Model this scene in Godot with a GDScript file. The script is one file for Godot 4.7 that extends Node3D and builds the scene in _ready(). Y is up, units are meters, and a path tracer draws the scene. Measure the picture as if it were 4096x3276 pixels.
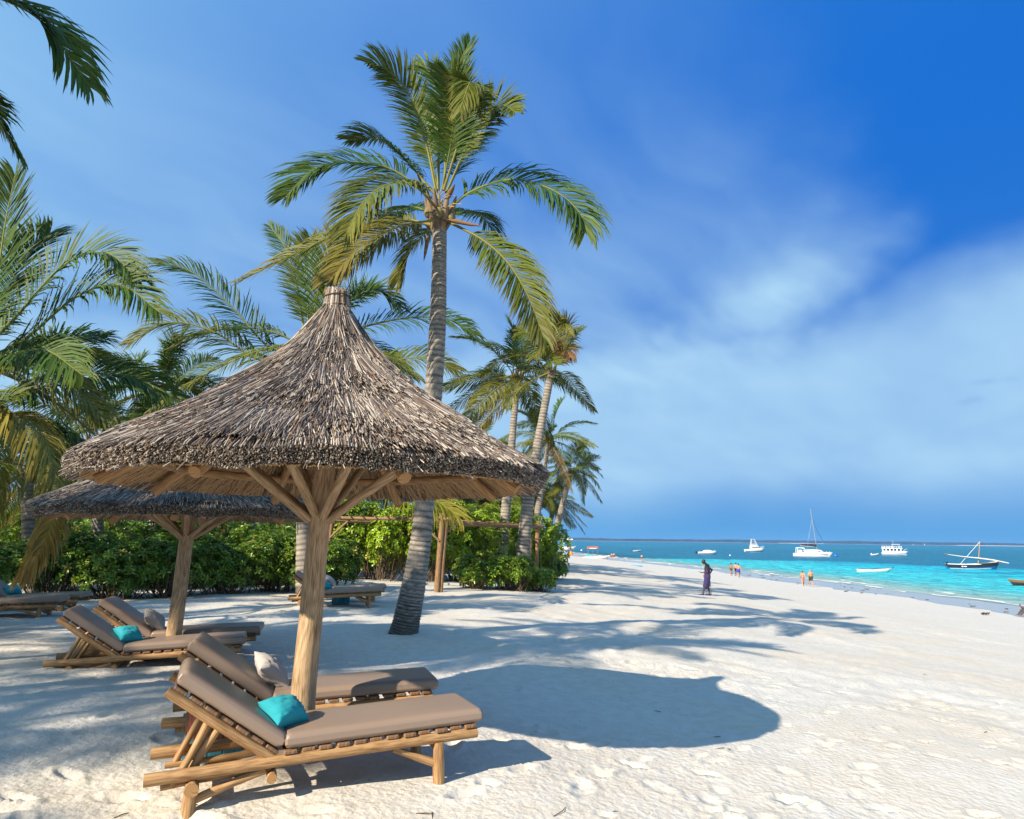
extends Node3D
# Beach with thatched parasols, loungers, palms and moored boats. Units are metres; the camera looks along -z.
const EYE := Vector3(0, 1.7, 0)
const FOCAL := 2730.0            # in pixels of the 4096 x 3276 photograph
const SEA := -3.3
var names := {}
var view := Basis()
var M := {}
var rng := RandomNumberGenerator.new()
var n_low := FastNoiseLite.new()
var n_mid := FastNoiseLite.new()
var n_fine := FastNoiseLite.new()
var n_cell := FastNoiseLite.new()
var prints := {}                 # footprints by half-metre cell

class MB:
	var v := PackedVector3Array()
	var n := PackedVector3Array()
	var u := PackedVector2Array()
	var c := PackedColorArray()
	var i := PackedInt32Array()
	func add(p: Vector3, nn: Vector3, uv: Vector2, col: Color) -> int:
		v.append(p); n.append(nn); u.append(uv); c.append(col)
		return v.size() - 1
	func tri(a: int, b: int, d: int) -> void:
		# front faces run clockwise: turn the triangle so that it agrees with its normals
		var g := (v[b] - v[a]).cross(v[d] - v[a])
		i.append(a)
		if g.dot(n[a] + n[b] + n[d]) > 0.0:
			i.append(d); i.append(b)
		else:
			i.append(b); i.append(d)
	func quad(a: int, b: int, d: int, e: int) -> void:
		tri(a, b, d); tri(a, d, e)
	func face(p: Array, nn: Vector3, col: Color, s := 1.0) -> void:
		var k := v.size()
		for q in p.size():
			add(p[q], nn, Vector2(p[q].x + p[q].z, p[q].y) * s, col)
		for q in range(1, p.size() - 1):
			tri(k, k + q, k + q + 1)
	func smooth() -> void:
		# normals from the faces, for grids that were given rough ones
		var s := PackedVector3Array()
		s.resize(v.size())
		for t in range(0, i.size(), 3):
			var g := (v[i[t + 2]] - v[i[t]]).cross(v[i[t + 1]] - v[i[t]])
			for k in 3:
				s[i[t + k]] += g
		for k in v.size():
			if s[k].length_squared() > 1e-18:
				n[k] = s[k].normalized()
	func mesh() -> ArrayMesh:
		var a := []
		a.resize(Mesh.ARRAY_MAX)
		a[Mesh.ARRAY_VERTEX] = v; a[Mesh.ARRAY_NORMAL] = n; a[Mesh.ARRAY_TEX_UV] = u
		a[Mesh.ARRAY_COLOR] = c; a[Mesh.ARRAY_INDEX] = i
		var m := ArrayMesh.new()
		m.add_surface_from_arrays(Mesh.PRIMITIVE_TRIANGLES, a)
		return m

# ---------------------------------------------------------------- helpers
func numbered(called: String) -> String:
	names[called] = names.get(called, -1) + 1
	return called if names[called] == 0 else "%s_%03d" % [called, names[called]]

func tag(o: Node, label: String, category: String, group := "") -> Node:
	o.set_meta("label", label); o.set_meta("category", category)
	if group: o.set_meta("group", group)
	return o

func thing(called: String, label: String, category: String, pos := Vector3.ZERO, turn := 0.0, group := "") -> Node3D:
	var o := Node3D.new()
	o.name = numbered(called)
	add_child(o)
	o.position = pos; o.rotation.y = turn
	tag(o, label, category, group)
	return o

func part(called: String, m: Mesh, mat: Material, parent: Node, pos := Vector3.ZERO, rot := Vector3.ZERO) -> MeshInstance3D:
	var o := MeshInstance3D.new()
	o.name = called
	o.mesh = m
	o.material_override = mat
	parent.add_child(o, true)
	o.position = pos; o.rotation = rot
	return o

func solo(called: String, m: Mesh, mat: Material, label: String, category: String, pos := Vector3.ZERO, turn := 0.0, group := "") -> MeshInstance3D:
	var o := part(numbered(called), m, mat, self, pos, Vector3(0, turn, 0))
	tag(o, label, category, group)
	return o

func setting(called: String, m: Mesh, mat: Material, kind := "structure") -> MeshInstance3D:
	var o := part(called, m, mat, self)
	o.set_meta("kind", kind)
	return o

func copy(o: Node3D, called: String, label: String, pos: Vector3, turn: float) -> Node3D:
	var r: Node3D = o.duplicate()
	r.name = numbered(called)
	add_child(r)
	r.position = pos; r.rotation.y = turn
	r.set_meta("label", label)
	return r

func at(x: float, y: float, z: float) -> Vector3:
	var d := view * Vector3((x - 2048.0) / FOCAL, (1638.0 - y) / FOCAL, -1.0)
	return EYE + d * (z / -d.z)

func curve_at(xs: Array, ys: Array, x: float) -> float:
	if x <= xs[0]: return ys[0]
	for k in range(1, xs.size()):
		if x <= xs[k]:
			var t: float = (x - xs[k - 1]) / (xs[k] - xs[k - 1])
			return lerpf(ys[k - 1], ys[k], t)
	return ys[-1]

const SHORE_Z := [-60.0, 0.0, 60.0, 118.0, 175.0, 255.0, 400.0, 700.0, 1500.0]
const SHORE_X := [44.0, 43.0, 42.0, 40.0, 31.0, 26.0, 12.0, -10.0, -60.0]
const FALL_D := [-400.0, -120.0, -60.0, -25.0, -10.0, 0.0, 6.0, 12.0, 20.0, 26.0, 32.0, 38.0, 43.0, 48.0]
const FALL_Y := [-9.0, -8.0, -6.2, -4.7, -3.85, -3.3, -3.1, -2.78, -2.15, -1.6, -1.05, -0.5, -0.15, 0.0]
func shore(fwd: float) -> float:
	return curve_at(SHORE_Z, SHORE_X, fwd)
func base_y(x: float, fwd: float) -> float:
	return curve_at(FALL_D, FALL_Y, shore(fwd) - x)
func sand_y(x: float, fwd: float) -> float:
	var d := shore(fwd) - x
	var y := curve_at(FALL_D, FALL_Y, d)
	var r := sqrt(x * x + fwd * fwd)
	var dry := clampf((d - 9.0) / 14.0, 0.0, 1.0)
	y += n_low.get_noise_2d(x, fwd) * 0.07 * dry
	if r < 90.0:
		var k := dry * clampf((90.0 - r) / 60.0, 0.0, 1.0)
		var worn := clampf(0.55 + n_low.get_noise_2d(x * 0.7 + 40.0, fwd * 0.7) * 1.2, 0.15, 1.0)
		y += n_mid.get_noise_2d(x, fwd) * 0.038 * k * worn
		y += (n_cell.get_noise_2d(x, fwd) + 0.6) * 0.04 * k * worn
		if r < 30.0:
			y += n_fine.get_noise_2d(x, fwd) * 0.006 * worn * clampf((30.0 - r) / 15.0, 0.0, 1.0)
	return y
# trails of footprints and single scuffs, pressed into the sand
func press_prints() -> void:
	var r := RandomNumberGenerator.new()
	r.seed = 83
	var list := []
	for k in 26:
		var p := Vector2(r.randf_range(-6.0, 12.0), r.randf_range(3.5, 16.0))
		var a := r.randf_range(-0.5, 0.9) + (PI if r.randf() < 0.5 else 0.0)
		for s in 16:
			a += r.randf_range(-0.12, 0.12)
			var d := Vector2(cos(a), sin(a))
			var side := Vector2(-d.y, d.x) * (0.11 if s % 2 else -0.11)
			list.append([p + side, a + r.randf_range(-0.2, 0.2), r.randf_range(0.12, 0.15), r.randf_range(0.045, 0.06), r.randf_range(0.018, 0.04)])
			p += d * r.randf_range(0.55, 0.7)
	for k in 420:
		list.append([Vector2(r.randf_range(-7.0, 13.0), r.randf_range(3.2, 15.0)), r.randf() * TAU, r.randf_range(0.05, 0.16), r.randf_range(0.04, 0.09), r.randf_range(0.01, 0.034)])
	for o in list:
		var lo: Vector2 = ((o[0] - Vector2(0.3, 0.3)) * 2.0).floor()
		var hi: Vector2 = ((o[0] + Vector2(0.3, 0.3)) * 2.0).floor()
		for y in range(int(lo.y), int(hi.y) + 1):
			for x in range(int(lo.x), int(hi.x) + 1):
				var key := Vector2i(x, y)
				if not prints.has(key): prints[key] = []
				prints[key].append(o)

func print_y(x: float, fwd: float) -> float:
	var y := 0.0
	var key := Vector2i(floori(x * 2.0), floori(fwd * 2.0))
	if prints.has(key):
		for o in prints[key]:
			var d: Vector2 = (Vector2(x, fwd) - o[0]).rotated(-o[1])
			var q: float = (d.x / o[2]) * (d.x / o[2]) + (d.y / o[3]) * (d.y / o[3])
			if q < 4.0:
				# a hollow with a raised lip
				y += o[4] * (-exp(-q * q * 1.2) + 0.45 * exp(-pow((sqrt(q) - 1.45) / 0.35, 2.0)))
	return y
func on_sand(x: float, fwd: float, up := 0.0) -> Vector3:
	return Vector3(x, sand_y(x, fwd) + up, -fwd)

func tone(c: Color, spread: float) -> Color:
	var k := 1.0 + rng.randf_range(-spread, spread)
	return Color(c.r * k, c.g * k, c.b * k)

func frame(t: Vector3) -> Array:
	var ref := Vector3.UP if absf(t.y) < 0.95 else Vector3.RIGHT
	var s := t.cross(ref).normalized()
	return [s, s.cross(t).normalized()]

# a round bar through points, with end caps; uv: u round, v along in metres
func tube(b: MB, pts: Array, rads: Array, seg := 8, col := Color.WHITE, cap := true, wobble := 0.0, cap_col := Color(-1, 0, 0)) -> void:
	var rows := []
	var along := 0.0
	var f: Array = frame((pts[1] - pts[0]).normalized())
	var s: Vector3 = f[0]
	var w: Vector3 = f[1]
	for k in pts.size():
		var t: Vector3 = (pts[mini(k + 1, pts.size() - 1)] - pts[maxi(k - 1, 0)]).normalized()
		s = (s - t * s.dot(t)).normalized()
		w = t.cross(s).normalized()
		if k > 0: along += pts[k].distance_to(pts[k - 1])
		var row := b.v.size()
		for q in seg + 1:
			var a := TAU * q / seg
			var d := s * cos(a) + w * sin(a)
			var r: float = rads[k] * (1.0 + wobble * sin(a * 2.0 + along * 3.1 + pts[0].x * 7.0) + wobble * 0.7 * sin(a * 3.0 - along * 5.0))
			b.add(pts[k] + d * r, d, Vector2(float(q) / seg * maxf(0.25, rads[0] * 6.0), along), col)
		rows.append(row)
	for k in range(1, pts.size()):
		for q in seg:
			b.quad(rows[k - 1] + q, rows[k - 1] + q + 1, rows[k] + q + 1, rows[k] + q)
	if cap:
		for e in 2:
			var k2: int = 0 if e == 0 else pts.size() - 1
			var t2: Vector3 = (pts[0] - pts[1] if e == 0 else pts[-1] - pts[-2]).normalized()
			var cc := col if cap_col.r < 0.0 else cap_col
			var mid := b.add(pts[k2] + t2 * rads[k2] * 0.06, t2, Vector2(0.5, 0.5), cc)
			var ring := b.v.size()
			for q in seg:
				b.add(b.v[rows[k2] + q], t2, Vector2(0.5 + 0.04 * q, 0.5), cc)
			for q in seg:
				b.tri(mid, ring + q, ring + (q + 1) % seg)

func log_mesh(a: Vector3, d: Vector3, r0: float, r1: float, seg := 9, bow := 0.012) -> ArrayMesh:
	var b := MB.new()
	var pts := []
	var rads := []
	var off := Vector3(rng.randf_range(-1, 1), rng.randf_range(-1, 1), rng.randf_range(-1, 1)) * bow
	for k in 7:
		var t := k / 6.0
		pts.append(a.lerp(d, t) + off * sin(t * PI))
		rads.append(lerpf(r0, r1, t) * (1.0 + rng.randf_range(-0.05, 0.05)))
	tube(b, pts, rads, seg, Color.WHITE, true, 0.035, Color(1.05, 0.95, 0.85))
	return b.mesh()

# box with chamfered edges
func block(b: MB, c: Vector3, size: Vector3, ch: float, col := Color.WHITE, basis := Basis()) -> void:
	var h := size * 0.5
	for ax in 3:
		var ua := (ax + 1) % 3
		var va := (ax + 2) % 3
		for sg in [-1.0, 1.0]:
			var nn := Vector3.ZERO
			nn[ax] = sg
			var p := []
			for q in [[-1, -1], [1, -1], [1, 1], [-1, 1]]:
				var w := Vector3.ZERO
				w[ax] = sg * h[ax]; w[ua] = q[0] * (h[ua] - ch); w[va] = q[1] * (h[va] - ch)
				p.append(c + basis * w)
			b.face(p, basis * nn, col)
			# chamfer strips between this face and the next axis
			for s2 in [-1.0, 1.0]:
				var n2 := Vector3.ZERO
				n2[ax] = sg; n2[ua] = s2
				var p2 := []
				for q in [[0, -1], [0, 1], [1, 1], [1, -1]]:
					var w := Vector3.ZERO
					w[ax] = sg * (h[ax] if q[0] == 0 else h[ax] - ch)
					w[ua] = s2 * (h[ua] - ch if q[0] == 0 else h[ua])
					w[va] = q[1] * (h[va] - ch)
					p2.append(c + basis * w)
				b.face(p2, basis * n2.normalized(), col)
	for x in [-1.0, 1.0]:
		for y in [-1.0, 1.0]:
			for z in [-1.0, 1.0]:
				var k := Vector3(x, y, z)
				var p := []
				for ax in 3:
					var w := Vector3(x * (h.x - ch), y * (h.y - ch), z * (h.z - ch))
					w[ax] = k[ax] * h[ax]
					p.append(c + basis * w)
				b.face(p, basis * k.normalized(), col)

func block_mesh(size: Vector3, ch: float, col := Color.WHITE) -> ArrayMesh:
	var b := MB.new()
	block(b, Vector3.ZERO, size, ch, col)
	return b.mesh()

# profile of [radius, height] turned about y
func lathe(b: MB, prof: Array, seg: int, col: Color, wob := 0.0) -> void:
	var first := b.v.size()
	for k in prof.size():
		var d: Vector2 = Vector2(prof[mini(k + 1, prof.size() - 1)][0], prof[mini(k + 1, prof.size() - 1)][1]) - Vector2(prof[maxi(k - 1, 0)][0], prof[maxi(k - 1, 0)][1])
		var nn := Vector2(d.y, -d.x).normalized()
		for q in seg + 1:
			var a := TAU * q / seg
			var r: float = prof[k][0] * (1.0 + wob * sin(a * 3.0 + k) + wob * sin(a * 7.0))
			b.add(Vector3(cos(a) * r, prof[k][1] + wob * 0.5 * sin(a * 5.0), sin(a) * r), Vector3(cos(a) * nn.x, nn.y, sin(a) * nn.x), Vector2(a * prof[k][0], prof[k][1]), col)
	for k in range(1, prof.size()):
		for q in seg:
			var o := first + (k - 1) * (seg + 1) + q
			b.quad(o, o + 1, o + seg + 2, o + seg + 1)

# many copies of one mesh: [transforms], [colours]
func many(called: String, m: Mesh, mat: Material, xf: Array, cols: Array, parent: Node) -> MultiMeshInstance3D:
	var mm := MultiMesh.new()
	mm.transform_format = MultiMesh.TRANSFORM_3D
	mm.use_colors = true
	mm.mesh = m
	mm.instance_count = xf.size()
	var buf := PackedFloat32Array()
	buf.resize(xf.size() * 16)
	for k in xf.size():
		var t: Transform3D = xf[k]
		var c: Color = cols[k]
		var o := k * 16
		buf[o] = t.basis.x.x; buf[o + 1] = t.basis.y.x; buf[o + 2] = t.basis.z.x; buf[o + 3] = t.origin.x
		buf[o + 4] = t.basis.x.y; buf[o + 5] = t.basis.y.y; buf[o + 6] = t.basis.z.y; buf[o + 7] = t.origin.y
		buf[o + 8] = t.basis.x.z; buf[o + 9] = t.basis.y.z; buf[o + 10] = t.basis.z.z; buf[o + 11] = t.origin.z
		buf[o + 12] = c.r; buf[o + 13] = c.g; buf[o + 14] = c.b; buf[o + 15] = 1.0
	mm.buffer = buf
	var o2 := MultiMeshInstance3D.new()
	o2.name = called
	o2.multimesh = mm
	o2.material_override = mat
	o2.set_meta("kind", "stuff")
	parent.add_child(o2, true)
	return o2

# ---------------------------------------------------------------- materials
func noise_tex(freq: float, size: int, normal := 0.0, oct := 4, ramp = null, s := 1) -> NoiseTexture2D:
	var t := NoiseTexture2D.new()
	var f := FastNoiseLite.new()
	f.seed = s; f.frequency = freq; f.fractal_octaves = oct; f.noise_type = FastNoiseLite.TYPE_SIMPLEX_SMOOTH
	t.width = size; t.height = size; t.seamless = true; t.seamless_blend_skirt = 0.15
	t.noise = f
	if normal > 0.0:
		t.as_normal_map = true; t.bump_strength = normal
	if ramp: t.color_ramp = ramp
	return t

func lin(r: float, g: float, b: float) -> Color:
	return Color(r, g, b).linear_to_srgb()

func mat(called: String, c: Color, rough := 0.8, vc := false) -> StandardMaterial3D:
	var m := StandardMaterial3D.new()
	m.resource_name = called
	m.albedo_color = c.linear_to_srgb()
	m.roughness = rough
	m.vertex_color_use_as_albedo = vc
	M[called] = m
	return m

func wood_texture(s: int, dark: Color, light: Color, w := 256, h := 512) -> ImageTexture:
	# grain along v, with cracks and knots
	var img := Image.create(w, h, false, Image.FORMAT_RGB8)
	var f := FastNoiseLite.new()
	f.seed = s; f.frequency = 1.0; f.fractal_octaves = 3
	for y in h:
		for x in w:
			var a := TAU * x / w
			var b := TAU * y / h
			# wraps round in both directions
			var px := cos(a) * 3.2
			var py := sin(a) * 3.2
			var pz := cos(b) * 0.55
			var pw := sin(b) * 0.55
			var g := f.get_noise_3d(px * 3.0 + pz, py * 3.0 + pw, pz * 1.4 - pw)
			var g2 := f.get_noise_3d(px * 0.6 + 9.0, py * 0.6 + pw * 1.6, pz * 2.2)
			var k := clampf(0.55 + g * 0.65 + g2 * 0.5, 0.0, 1.0)
			var c := dark.lerp(light, k)
			var crack := f.get_noise_3d(px * 5.0 + pz * 0.6, py * 5.0 + pw * 0.6, 20.0)
			if crack > 0.42: c = c.lerp(dark * 0.35, clampf((crack - 0.42) * 9.0, 0.0, 0.85))
			img.set_pixel(x, y, c.linear_to_srgb())
	return ImageTexture.create_from_image(img)

func wood(called: String, s: int, dark: Color, light: Color, rough := 0.72) -> StandardMaterial3D:
	var m := mat(called, Color.WHITE, rough, true)
	m.albedo_texture = wood_texture(s, dark, light)
	m.uv1_scale = Vector3(1.6, 0.8, 1)
	return m

func make_materials() -> void:
	# sand: pale coral sand with fine grains and scattered ochre and grey shell bits
	var sand := mat("sand", Color(1, 1, 1), 0.95, true)
	var img := Image.create(1024, 1024, false, Image.FORMAT_RGB8)
	var f := FastNoiseLite.new()
	f.seed = 5; f.frequency = 0.012; f.fractal_octaves = 5
	var tint := f.get_seamless_image(1024, 1024, false, false, 0.1)
	var r2 := RandomNumberGenerator.new()
	r2.seed = 11
	for y in 1024:
		for x in 1024:
			var k := tint.get_pixel(x, y).r - 0.5
			var g := r2.randf_range(-0.07, 0.07)
			var c := Color(0.55 + g * 0.8 + k * 0.08, 0.525 + g * 0.8 + k * 0.10, 0.485 + g * 0.8 + k * 0.13)
			img.set_pixel(x, y, c.linear_to_srgb())
	for k in 5200:
		var x := r2.randi() % 1022
		var y := r2.randi() % 1022
		var pick := r2.randf()
		var c := Color(0.42, 0.27, 0.15) if pick < 0.45 else Color(0.15, 0.13, 0.12) if pick < 0.6 else Color(0.32, 0.29, 0.26)
		c = c.linear_to_srgb()
		var s := 1 + int(r2.randf() < 0.3)
		img.fill_rect(Rect2i(x, y, s, s), c)
	sand.albedo_texture = ImageTexture.create_from_image(img)
	sand.uv1_triplanar = true; sand.uv1_world_triplanar = true
	sand.uv1_scale = Vector3.ONE * 0.31
	sand.normal_enabled = true
	sand.normal_texture = noise_tex(0.035, 1024, 9.0, 5, null, 3)
	sand.normal_scale = 0.4
	sand.metallic_specular = 0.3
	var wet := mat("wet_sand", Color(0.36, 0.35, 0.33), 0.22)
	wet.metallic_specular = 0.6
	wet.normal_enabled = true
	wet.normal_texture = noise_tex(0.01, 512, 2.0, 4, null, 8)
	wet.uv1_triplanar = true; wet.uv1_world_triplanar = true; wet.uv1_scale = Vector3.ONE * 0.12
	wet.normal_scale = 0.25
	var w := mat("water", Color(1, 1, 1), 0.3, true)
	w.transparency = BaseMaterial3D.TRANSPARENCY_ALPHA
	w.normal_enabled = true
	w.normal_texture = noise_tex(0.016, 1024, 16.0, 5, null, 21)
	w.uv1_triplanar = true; w.uv1_world_triplanar = true; w.uv1_scale = Vector3(0.013, 0.013, 0.021)
	w.normal_scale = 1.0
	w.metallic_specular = 0.16
	mat("foam", Color(0.60, 0.63, 0.62), 0.9)
	wood("post_wood", 4, Color(0.17, 0.095, 0.042), Color(0.50, 0.35, 0.205))
	wood("frame_wood", 7, Color(0.17, 0.08, 0.026), Color(0.44, 0.26, 0.115))
	wood("slat_wood", 9, Color(0.085, 0.04, 0.018), Color(0.25, 0.14, 0.075))
	wood("grey_wood", 12, Color(0.10, 0.05, 0.02), Color(0.32, 0.185, 0.085))
	var reed := mat("reed", Color(1, 1, 1), 0.6, true)
	reed.metallic_specular = 0.5
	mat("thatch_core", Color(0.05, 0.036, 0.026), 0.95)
	mat("thatch_under", Color(0.26, 0.15, 0.068), 0.9)
	mat("rope", Color(0.07, 0.05, 0.035), 0.9)
	var leaf := mat("frond_leaf", Color(1, 1, 1), 0.55, true)
	leaf.metallic_specular = 0.36
	leaf.backlight_enabled = true
	leaf.backlight = Color(0.62, 0.66, 0.5)
	var sh := mat("shrub_leaf", Color(1, 1, 1), 0.3, true)
	sh.metallic_specular = 0.5
	sh.backlight_enabled = true
	sh.backlight = Color(0.6, 0.66, 0.45)
	mat("stem", Color(0.13, 0.085, 0.05), 0.9)
	var tr := mat("trunk_bark", Color(1, 1, 1), 0.92, true)
	tr.albedo_texture = noise_tex(0.03, 512, 0.0, 5, bark_ramp(), 31)
	tr.uv1_triplanar = true; tr.uv1_scale = Vector3(2.2, 3.4, 2.2)
	tr.normal_enabled = true
	tr.normal_texture = noise_tex(0.04, 512, 8.0, 5, null, 33)
	tr.normal_scale = 0.9
	var vin := mat("vinyl", Color(0.25, 0.182, 0.14), 0.38)
	vin.metallic_specular = 0.5
	vin.normal_enabled = true
	vin.normal_texture = noise_tex(0.02, 512, 2.0, 5, null, 41)
	vin.uv1_triplanar = true; vin.uv1_scale = Vector3.ONE * 2.5
	vin.normal_scale = 0.25
	for q in [["turquoise_cloth", Color(0.008, 0.27, 0.33)], ["grey_cloth", Color(0.37, 0.345, 0.335)], ["navy_cloth", Color(0.018, 0.014, 0.10)], ["cloth", Color.WHITE]]:
		var cl := mat(q[0], q[1], 0.85, q[0] == "cloth")
		cl.rim_enabled = true; cl.rim = 0.3
		cl.normal_enabled = true
		cl.normal_texture = M["vinyl"].normal_texture
		cl.uv1_triplanar = true; cl.uv1_scale = Vector3.ONE * 4.0
		cl.normal_scale = 0.4
	mat("skin", Color(1, 1, 1), 0.55, true)
	mat("paint", Color(1, 1, 1), 0.35, true)
	mat("matte", Color(1, 1, 1), 0.8, true)
	var gl := mat("dark_glass", Color(0.015, 0.02, 0.025), 0.08)
	gl.metallic_specular = 0.6
	var isl := mat("far_wood", Color(1, 1, 1), 0.95, true)
	isl.metallic_specular = 0.1

func bark_ramp() -> Gradient:
	var g := Gradient.new()
	g.offsets = PackedFloat32Array([0.0, 0.35, 0.6, 1.0])
	g.colors = PackedColorArray([lin(0.35, 0.33, 0.3), lin(0.7, 0.68, 0.64), lin(0.95, 0.93, 0.9), lin(1, 0.98, 0.95)])
	return g

# ---------------------------------------------------------------- sky, sand, sea
const SUN_AZ := 46.0      # the way the light travels over the ground, from +x towards -z
const SUN_EL := 31.5
func sun_way() -> Vector3:
	var a := deg_to_rad(SUN_AZ)
	var e := deg_to_rad(SUN_EL)
	return Vector3(cos(a) * cos(e), -sin(e), -sin(a) * cos(e))

func make_sky() -> ImageTexture:
	var w := 1536
	var h := 768
	var data := PackedFloat32Array()
	data.resize(w * h * 3)
	var f := FastNoiseLite.new()
	f.seed = 3; f.frequency = 1.0; f.fractal_octaves = 5; f.fractal_gain = 0.55
	var f2 := FastNoiseLite.new()
	f2.seed = 8; f2.frequency = 1.0; f2.fractal_octaves = 3
	var sun := -sun_way()
	for y in h:
		var el := (0.5 - (y + 0.5) / h) * 180.0
		var row := y * w * 3
		if el < -1.0:
			for x in w:
				data[row + x * 3] = 0.10; data[row + x * 3 + 1] = 0.24; data[row + x * 3 + 2] = 0.36
			continue
		var e := deg_to_rad(maxf(el, 0.0))
		var ce := cos(e)
		var se := sin(e)
		var hi := clampf(el / 42.0, 0.0, 1.0)
		for x in w:
			var a := wrapf((x + 0.5) / w * TAU, -PI, PI)
			var dx := sin(a) * ce
			var dz := -cos(a) * ce
			var az := rad_to_deg(a)
			var g := dx * sun.x + se * sun.y + dz * sun.z
			# clear air: deep blue high up and opposite the sun, paler low down and nearer the sun
			var near := clampf((g + 1.0) / 1.35, 0.0, 1.0)
			var pale := clampf(0.95 * pow(near, 4.0) + 0.30 * (1.0 - hi) * (1.0 - hi), 0.0, 0.85)
			var r := lerpf(0.0, 0.28, pale)
			var gg := lerpf(0.145, 0.60, pale)
			var b := lerpf(0.64, 0.92, pale)
			if el < 6.0:
				var k := 1.0 - el / 6.0
				r = lerpf(r, 0.13, k * 0.85); gg = lerpf(gg, 0.43, k * 0.85); b = lerpf(b, 0.78, k * 0.85)
			# thin high cloud, drawn out from lower left to upper right
			var cx := dx / (se + 0.18)
			var cz := dz / (se + 0.18)
			var u := cx * 0.62 - cz * 0.78
			var v := cx * 0.78 + cz * 0.62
			var wx := f2.get_noise_2d(cx * 0.9, cz * 0.9) * 0.3
			var fib := f.get_noise_2d(u * 1.3 + wx, v * 4.2 + wx * 2.0)
			var lump := f2.get_noise_2d(u * 0.8 + 7.0, v * 1.3)
			var fr := f.get_noise_3d(dx * 4.5, dz * 4.5, el * 0.13 + 30.0) * 5.0
			var edge := curve_at([-2.0, 9.0, 13.0, 16.0, 19.0, 22.0, 27.0, 36.0, 50.0, 90.0], [15.0, 17.0, 20.0, 23.5, 27.5, 30.0, 24.0, 18.5, 10.0, 0.0], el)
			var aw := az if az < 110.0 else 110.0 - (az - 110.0) * 4.6
			var veil_a := smoothstep(-1.0, 1.0, (edge - aw + fr) / (4.0 + absf(el - 20.0) * 0.5))
			var low := curve_at([-180.0, 10.0, 24.0, 37.0, 80.0, 180.0], [17.0, 16.0, 15.2, 19.5, 24.0, 17.0], az)
			var veil_b := smoothstep(-1.0, 1.0, (low - el + fr * 0.35) / 3.2)
			var d := maxf(veil_a * lerpf(1.0, 0.3, smoothstep(20.0, 40.0, el)) * (0.32 + 0.15 * fib + 0.14 * lump), veil_b * (0.68 + 0.14 * lump + 0.07 * fib))
			# a brighter tongue of cirrus
			var tongue := exp(-pow((el - 21.0 + (29.0 - az) * 0.34 + fr * 0.3) / 2.6, 2.0)) * smoothstep(31.0, 25.0, az) * smoothstep(-8.0, 18.0, az)
			d += tongue * (0.22 + 0.22 * fib) * smoothstep(0.0, 0.5, veil_a)
			d *= smoothstep(0.5, 6.5, el + f2.get_noise_2d(dx * 2.5, dz * 2.5 + 3.0) * 1.5)
			# a few small grey-blue flecks low over the sea
			var fleck := smoothstep(0.25, 0.5, f.get_noise_3d(dx * 6.0 + 3.0, dz * 6.0, el * 0.8 + 50.0)) * smoothstep(2.2, 0.6, absf(el - 10.4)) * smoothstep(0.0, 0.3, f2.get_noise_2d(dx * 2.3 + 77.0, dz * 2.3))
			d = clampf(d, 0.0, 0.9) * (1.0 - fleck * 0.35)
			r = lerpf(r, 0.50, d); gg = lerpf(gg, 0.78, d); b = lerpf(b, 0.98, d)
			var o := row + x * 3
			data[o] = r; data[o + 1] = gg; data[o + 2] = b
	var img := Image.create_from_data(w, h, false, Image.FORMAT_RGBF, data.to_byte_array())
	return ImageTexture.create_from_image(img)

func build_sand() -> void:
	var ang := PackedFloat32Array()
	var a := -46.0
	while a <= 46.0:
		ang.append(a); a += 0.2
	while a < 314.0:
		ang.append(a); a += 4.0
	ang.append(314.0)
	var rad := PackedFloat32Array()
	var r := 0.6
	while r < 900.0:
		rad.append(r)
		r *= 1.05 if r < 3.0 else (1.0068 if r < 14.0 else (1.011 if r < 40.0 else 1.022))
	var b := MB.new()
	var na := ang.size()
	for q in rad.size():
		for k in na:
			var t := deg_to_rad(ang[k])
			var x := sin(t) * rad[q]
			var fwd := cos(t) * rad[q]
			var y := sand_y(x, fwd) + (print_y(x, fwd) if rad[q] < 20.0 else 0.0)
			var d := shore(fwd) - x
			# scattered ochre and grey patches of coarser sand; paler, finer sand lower on the beach
			var c := Color(0.97, 0.97, 0.97).lerp(Color(1.0, 0.93, 0.84), clampf(0.35 + n_low.get_noise_2d(x * 1.7 + 90.0, fwd * 1.7) * 0.9, 0.0, 1.0) * clampf((d - 14.0) / 16.0, 0.0, 1.0))
			b.add(Vector3(x, y, -fwd), Vector3.UP, Vector2(x, fwd), c)
	for q in range(1, rad.size()):
		for k in na - 1:
			var o := (q - 1) * na + k
			b.quad(o, o + 1, o + na + 1, o + na)
	# the middle of the fan, under the camera
	var mid := b.add(Vector3(0, sand_y(0, 0), 0), Vector3.UP, Vector2.ZERO, Color(0.97, 0.96, 0.94))
	for k in na - 1:
		b.tri(mid, k, k + 1)
	b.smooth()
	setting("sand_ground", b.mesh(), M["sand"])
	# the strip the swash keeps wet
	b = MB.new()
	var rows := 0
	var z := 18.0
	while z < 420.0:
		var s := shore(z)
		for k in 13:
			var t2 := k / 12.0
			var up := 7.5 + n_mid.get_noise_2d(z * 0.12, 5.0) * 2.2 + n_low.get_noise_2d(z * 0.2, 9.0) * 2.0
			var x2 := s + 3.0 - t2 * (up + 3.0)
			b.add(Vector3(x2, maxf(base_y(x2, z) + 0.012 - t2 * 0.004, SEA - 0.25), -z), Vector3.UP, Vector2(x2, z), Color.WHITE)
		rows += 1
		z *= 1.012
	for q in range(1, rows):
		for k in 12:
			var o := (q - 1) * 13 + k
			b.quad(o, o + 1, o + 14, o + 13)
	b.smooth()
	setting("wet_sand", b.mesh(), M["wet_sand"])

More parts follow.
